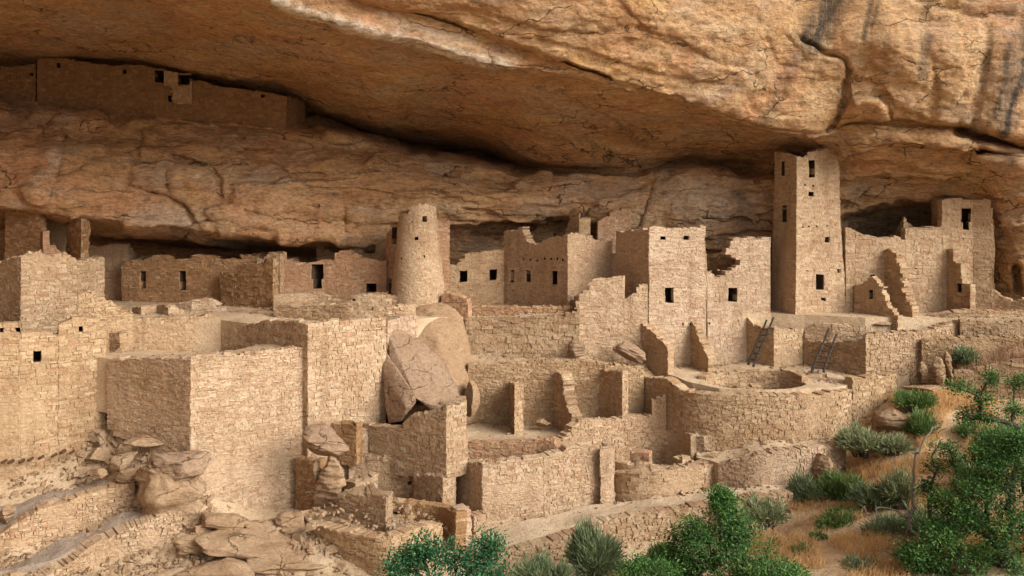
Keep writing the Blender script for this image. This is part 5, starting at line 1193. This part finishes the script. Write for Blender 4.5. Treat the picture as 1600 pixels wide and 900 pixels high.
def oak(label, base, blobs, per, leaves, seed, mat='oak', leaf=0.085, group=None, bark='bark', name='oak_tree', cat='tree', r0=0.010, sprig=.24):
    """blobs = (px, py, Y, rx, rz) masses of the crown in photo spots, radii in metres; twigs join every spray back to the trunk"""
    r = random.Random(seed)
    b = P(*base); root = tag(empty(name, b), label, cat, group)
    nodes = [b.copy()]; par = [-1]
    tgt = []
    for (px, py, Y, rx, rz) in blobs:
        c = P(px, py, Y)
        for k in range(per if per > 0 else 1):
            while True:
                u = Vector((r.uniform(-1, 1), r.uniform(-1, 1), r.uniform(-1, 1)))
                if u.length < 1: break
            tgt.append(c + Vector((u.x * rx, u.y * rx, u.z * rz)))
    tgt.sort(key=lambda q: (q - b).length)
    tips = []
    for q in tgt:
        best, bi = 1e9, 0
        for i, p in enumerate(nodes):
            d = (q - p).length + (0.35 * abs(p.z - b.z) * 0 + max(0, (p.z - q.z)) * 0.8)
            d += 0.25 * (p - b).length * .3
            if d < best: best, bi = d, i
        p = nodes[bi]; L = (q - p).length; n = max(1, int(L / .22)); prev = bi
        for k in range(1, n + 1):
            t = k / n; m = p.lerp(q, t) + Vector((r.uniform(-.05, .05), r.uniform(-.05, .05), 0.14 * math.sin(math.pi * t) * min(1, L) + r.uniform(-.04, .04))) * (1 if k < n else .2)
            nodes.append(m); par.append(prev); prev = len(nodes) - 1
        tips.append(prev)
    cnt = [0] * len(nodes)
    for i in tips:
        while i != -1: cnt[i] += 1; i = par[i]
    V, F = [], []
    for i in range(1, len(nodes)):
        a, c = nodes[par[i]], nodes[i]; ra = r0 * (cnt[par[i]] ** .52); rc = r0 * (cnt[i] ** .52)
        if par[i] != 0: ra = min(ra, rc * 1.35)
        d = (c - a)
        if d.length < 1e-4: continue
        q = d.to_track_quat('Z', 'Y'); k = len(V); ns = 5
        for (pp_, rr) in ((a, ra), (c, rc)):
            for j in range(ns):
                th = 2 * math.pi * j / ns; V.append(pp_ + q @ Vector((math.cos(th) * rr, math.sin(th) * rr, 0)))
        for j in range(ns): F.append((k + j, k + (j + 1) % ns, k + ns + (j + 1) % ns, k + ns + j))
    link('trunk', mesh_from('trunk', V, F, smooth=True), M[bark], root)
    if leaves:
        V, F, T = [], [], []
        for i in tips:
            c = nodes[i]; base_t = r.uniform(.1, .8)
            for k in range(leaves):
                u = Vector((r.gauss(0, 1), r.gauss(0, 1), r.gauss(0, .7)))
                q = c + u * sprig * .62
                d = (u * .6 + Vector((r.gauss(0, .5), r.gauss(0, .5), r.gauss(0, .4)))); n = Vector((r.gauss(0, .5), r.gauss(0, .5) - .2, 1))
                if d.length < .01: continue
                leaf_quad(V, F, T, q, d, n, leaf * r.uniform(.5, 1.5), leaf * r.uniform(.36, .75), min(1, max(0, base_t + r.gauss(0, .2))))
        link('crown', mesh_from('crown', V, F, T), M[mat], root)
    return root

def brush(label, base, w_, h_, n, seed, mat='brush', name='shrub', cat='shrub', group=None, droop=.3, blade=.035, leafy=6, up=.75):
    """many-stemmed bush: each stem an arching twig carrying narrow leaves"""
    r = random.Random(seed); b = P(*base)
    root = tag(empty(name, b), label, cat, group)
    V, F, T = [], [], []; SV, SF = [], []
    lobes = []
    for k in range(r.randint(6, 9)):
        a = r.uniform(0, 2 * math.pi); q = r.uniform(0.0, .38) * w_
        lobes.append((Vector((math.cos(a) * q, math.sin(a) * q, 0)), w_ * r.uniform(.26, .5), h_ * r.uniform(.75, 1.05) * (.80 + .45 * q / w_)))
    for k in range(n):
        lc, lw, lh = lobes[r.randrange(len(lobes))]
        a = r.uniform(0, 2 * math.pi); rad = r.random() ** .55
        tip = lc + Vector((math.cos(a) * rad * lw * .62, math.sin(a) * rad * lw * .62, lh * (up + (1 - up) * r.random()) * math.sqrt(max(0.06, 1 - .85 * rad * rad)) * r.uniform(.7, 1.08)))
        st = lc * .5 + Vector((math.cos(a) * rad * lw * .10, math.sin(a) * rad * lw * .10, -.1))
        mid = st.lerp(tip, .5) + Vector((0, 0, h_ * .10)) + Vector((r.gauss(0, .04), r.gauss(0, .04), 0))
        tone0 = r.random()
        if k % 4 == 0:
            kk = len(SV); s = Vector((.012, 0, 0))
            SV += [b + st - s, b + st + s, b + mid + s * .6, b + mid - s * .6, b + tip]; SF += [(kk, kk+1, kk+2, kk+3), (kk+3, kk+2, kk+4)]
        for j in range(leafy):
            t = .35 + .65 * (j + r.random()) / leafy
            p = (st.lerp(mid, t * 2) if t < .5 else mid.lerp(tip, t * 2 - 1))
            d = (tip - mid).normalized() + Vector((r.gauss(0, .35), r.gauss(0, .35), r.gauss(.15, .3)))
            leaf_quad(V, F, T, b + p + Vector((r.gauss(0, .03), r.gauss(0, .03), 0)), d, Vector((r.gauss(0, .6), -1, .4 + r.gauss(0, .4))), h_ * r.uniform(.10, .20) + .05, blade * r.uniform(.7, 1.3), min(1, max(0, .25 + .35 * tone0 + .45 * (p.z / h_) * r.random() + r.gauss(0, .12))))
    link('stem', mesh_from('stem', SV, SF), M['bark'], root)
    link('foliage', mesh_from('foliage', V, F, T), M[mat], root)
    return root

# oaks
oak('bright green oak rising in the middle of the bottom edge', (1118, 985, 31.5),
    [(1130, 795, 31.5, .55, .45), (1095, 832, 31.3, .75, .5), (1150, 822, 31.2, .7, .45), (1118, 850, 31.0, .9, .5), (1072, 848, 31.4, .65, .4), (1050, 878, 31.4, .6, .35), (1168, 855, 31.2, .85, .5), (1090, 872, 31.4, .8, .5), (1180, 890, 31.0, .9, .5), (1130, 905, 31.2, 1.2, .5), (1040, 900, 31.2, .8, .4), (1225, 905, 30.6, .6, .4), (1128, 778, 31.5, .3, .2)], 30, 62, 3, leaf=.095)
oak('large bright green oak at the right edge', (1575, 960, 30.5),
    [(1560, 700, 31, .55, .5), (1590, 740, 30.4, .8, .8), (1530, 760, 30.8, .65, .5), (1560, 800, 30.3, 1.0, .7), (1510, 830, 30.6, .9, .6), (1580, 850, 30, 1.0, .7), (1500, 880, 30.2, .9, .5), (1570, 900, 29.8, 1.1, .5), (1640, 780, 30, 1.0, 1.4), (1440, 865, 30.4, .6, .4), (1490, 790, 30.8, .6, .5), (1540, 715, 30.8, .5, .4), (1598, 690, 30.6, .5, .5), (1470, 835, 30.5, .6, .4)], 32, 64, 4, leaf=.095)
oak('open branched oak with airy sprays at the right edge', (1565, 860, 33.5),
    [(1500, 605, 34, .4, .2), (1530, 620, 34, .35, .25), (1590, 600, 34, .35, .3), (1545, 650, 33.8, .4, .3), (1580, 640, 33.8, .3, .3), (1512, 650, 34, .2, .2), (1550, 590, 34, .25, .2), (1600, 680, 33.5, .4, .4)], 11, 54, 5, leaf=.095, sprig=.22)
oak('slender young oak with a bare leader left of the large oak', (1455, 905, 32),
    [(1470, 700, 32.4, .5, .25), (1462, 725, 32.4, .35, .3), (1490, 720, 32.3, .35, .3), (1500, 760, 32, .3, .3), (1450, 760, 32.2, .2, .2)], 11, 54, 6, leaf=.085, sprig=.2)
oak('dark blue green oak shrub at the bottom edge below the bastion', (690, 985, 30),
    [(640, 870, 30.4, .45, .3), (665, 855, 30.4, .35, .3), (620, 885, 30.2, .35, .2), (700, 868, 30.2, .5, .35), (740, 870, 30.2, .45, .4), (765, 850, 30.4, .35, .3), (690, 900, 30, 1.0, .3), (770, 890, 30, .5, .3)], 15, 50, 7, 'oak_blue', leaf=.12, name='oak_shrub', cat='shrub', sprig=.26)
oak('low green oak shrub at the foot of the middle oak', (1015, 960, 30.3), [(1000, 885, 30.5, .35, .2), (1035, 893, 30.2, .5, .2), (985, 900, 30.2, .3, .2)], 18, 50, 8, 'oak', name='oak_shrub', cat='shrub', leaf=.1)
oak('fresh green oak shrub between the middle oak and the slope', (1215, 970, 29.6), [(1195, 895, 29.8, .5, .25), (1240, 902, 29.6, .4, .2)], 18, 50, 9, 'oak', name='oak_shrub', cat='shrub', leaf=.1)
oak('leafless grey tangle of dead branches left of the large oak', (1470, 900, 32.2), [(1400, 800, 32.4, .5, .2), (1360, 798, 32.2, .4, .15), (1430, 790, 32.4, .4, .3), (1462, 660, 32.5, .08, .3), (1430, 708, 32.4, .15, .06), (1400, 850, 31.5, .7, .3), (1440, 840, 31.5, .6, .4), (1480, 800, 32, .5, .4), (1420, 880, 31, .6, .3)],
    9, 0, 10, bark='deadwood', name='dead_tree', r0=.009)
# bushes
brush('rounded dark rabbitbrush standing alone below the footpath', (930, 905, 33.0), 1.9, 2.15, 900, 21, 'brush', name='rabbitbrush', leafy=9)
brush('feathery rabbitbrush cut by the bottom edge', (845, 925, 31.8), 2.0, 1.35, 700, 22, 'brush', name='rabbitbrush', leafy=8)
brush('thin olive bush left of the middle oak', (1035, 888, 33.2), 1.9, 1.1, 420, 23, 'green', leafy=7)
for k, (lb, bs, w1, h1, n1, mt) in enumerate([
    ('grey green sage bush in front of the pale round boulder', (1352, 712, 39.8), 1.7, 1.25, 420, 'sage'), ('sage bush overlapping the pale boulder on its near side', (1395, 708, 39.6), 1.6, .9, 360, 'sage'),
    ('tall green bush right of the pale round boulder', (1435, 690, 40.4), 1.2, 1.5, 340, 'green'), ('grass green bush above the pale round boulder', (1425, 640, 41.8), 1.6, 1.0, 320, 'green'),
    ('blue green bush at the end of the strip of pink grass', (1508, 574, 43.4), 1.0, 1.1, 300, 'brush'), ('bush at the end of the long low retaining wall', (1258, 790, 38.4), 1.0, 1.3, 320, 'brush'),
    ('upright green bush in front of the grass boulder', (1312, 792, 38.0), 1.5, 1.6, 420, 'green'), ('dark round bush below the grass boulder', (1308, 835, 36.4), 1.6, 1.2, 420, 'green'),
    ('grey bush behind the dead branches', (1370, 800, 36.2), 1.5, 1.2, 360, 'brush'), ('sage bush above the dead branches', (1410, 790, 35.6), 1.3, 1.5, 340, 'sage'),
    ('small green bush alone in the dry grass by the middle oak', (1258, 878, 33.6), .9, .7, 220, 'green'), ('tiny green bush in the dry grass under the dark round bush', (1282, 852, 34.6), .6, .5, 140, 'green'),
    ('thin sage behind the top of the middle oak', (1200, 820, 36.0), 1.6, 1.1, 300, 'sage'), ('dim bush beneath the dead branches', (1430, 905, 31.4), 2.0, 1.1, 420, 'brush'), ('low bush at the bottom beside the large oak', (1350, 905, 31.6), 1.3, .8, 260, 'sage'),
    ('dense grey green bush under the slender oak', (1470, 860, 33.4), 2.2, 1.6, 520, 'brush'), ('wide dim bush filling the hollow beside the large oak', (1405, 860, 34.0), 2.2, 1.3, 520, 'brush'), ('green bush peeping over the top of the large oak', (1570, 720, 36.5), 2.0, 1.6, 420, 'green'), ('pale sage bush right of the slender oak', (1530, 770, 35.5), 1.6, 1.4, 340, 'sage'), ('yellow green bush below the slab steps', (1520, 690, 39.6), 1.3, .9, 260, 'green')]):
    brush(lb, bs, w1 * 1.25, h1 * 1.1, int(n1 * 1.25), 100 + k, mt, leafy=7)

def grass(name, label, n, regions, h, seed, mat='grass', surf=None):
    r = random.Random(seed); V, F, T = [], [], []
    k_ = 0
    pts = []
    while len(pts) < n:
        x0, y0, x1, y1, Ya, Yb = regions[r.randrange(len(regions))]
        Y = r.uniform(Ya, Yb); px = r.uniform(x0, x1); pts.append(((px - 800) / FPX * Y, Y, px, y0, y1))
    A = np.array([(p[0], p[1]) for p in pts]); Z = GT(A)
    dens = fbm(np.stack([A[:, 0] / 1.2, A[:, 1] / 1.2, 0 * A[:, 0]], -1), 3, seed)
    for (x, y, px, y0, y1), z, dn in zip(pts, Z, dens):
        py = HOR - (z - EYE) / y * FPX
        if surf: z = surf(x, y); py = HOR - (z - EYE) / y * FPX
        if not y0 < py < y1 or (dn < -.02 and not surf): continue
        t0 = r.random()
        for j in range(5):
            a = r.uniform(0, 6.3); L = r.uniform(*h); lean = r.uniform(.15, .9)
            b = Vector((x + r.gauss(0, .05), y + r.gauss(0, .05), z - .03))
            m = b + Vector((math.cos(a) * lean * L * .35, math.sin(a) * lean * L * .35, L * .6)); tp = b + Vector((math.cos(a) * lean * L, math.sin(a) * lean * L, L * (1 - .35 * lean)))
            s = Vector((math.sin(a + 1.2), -math.cos(a + 1.2), 0)) * .008; k = len(V)
            V += [b - s, b + s, m + s, m - s, tp]; F += [(k, k+1, k+2, k+3), (k+3, k+2, k+4)]
            tn = min(1, max(0, .5 * t0 + .5 * r.random())); T += [(tn, 0, 0, 1)] * 2
    return tag(link(name, mesh_from(name, V, F, T), M[mat]), label, None, None, 'stuff')
grass('grass', 'tawny dry grass covering the slope at the right', 17000, [(1180, 760, 1640, 920, 30, 37), (1230, 660, 1640, 800, 35, 42), (1310, 600, 1560, 700, 39, 43)], (.18, .5), 5)
grass('grass', 'thin dry tufts along the foot of the path wall', 1500, [(800, 840, 1240, 905, 32, 37.5)], (.1, .25), 6)
grass('seeding_grass', 'pinkish seeding grass filling the strip between the right hand walls', 1500, [(1500, 540, 1690, 585, 41.6, 43.7)], (.25, .55), 7, 'pinkgrass', surface_z)
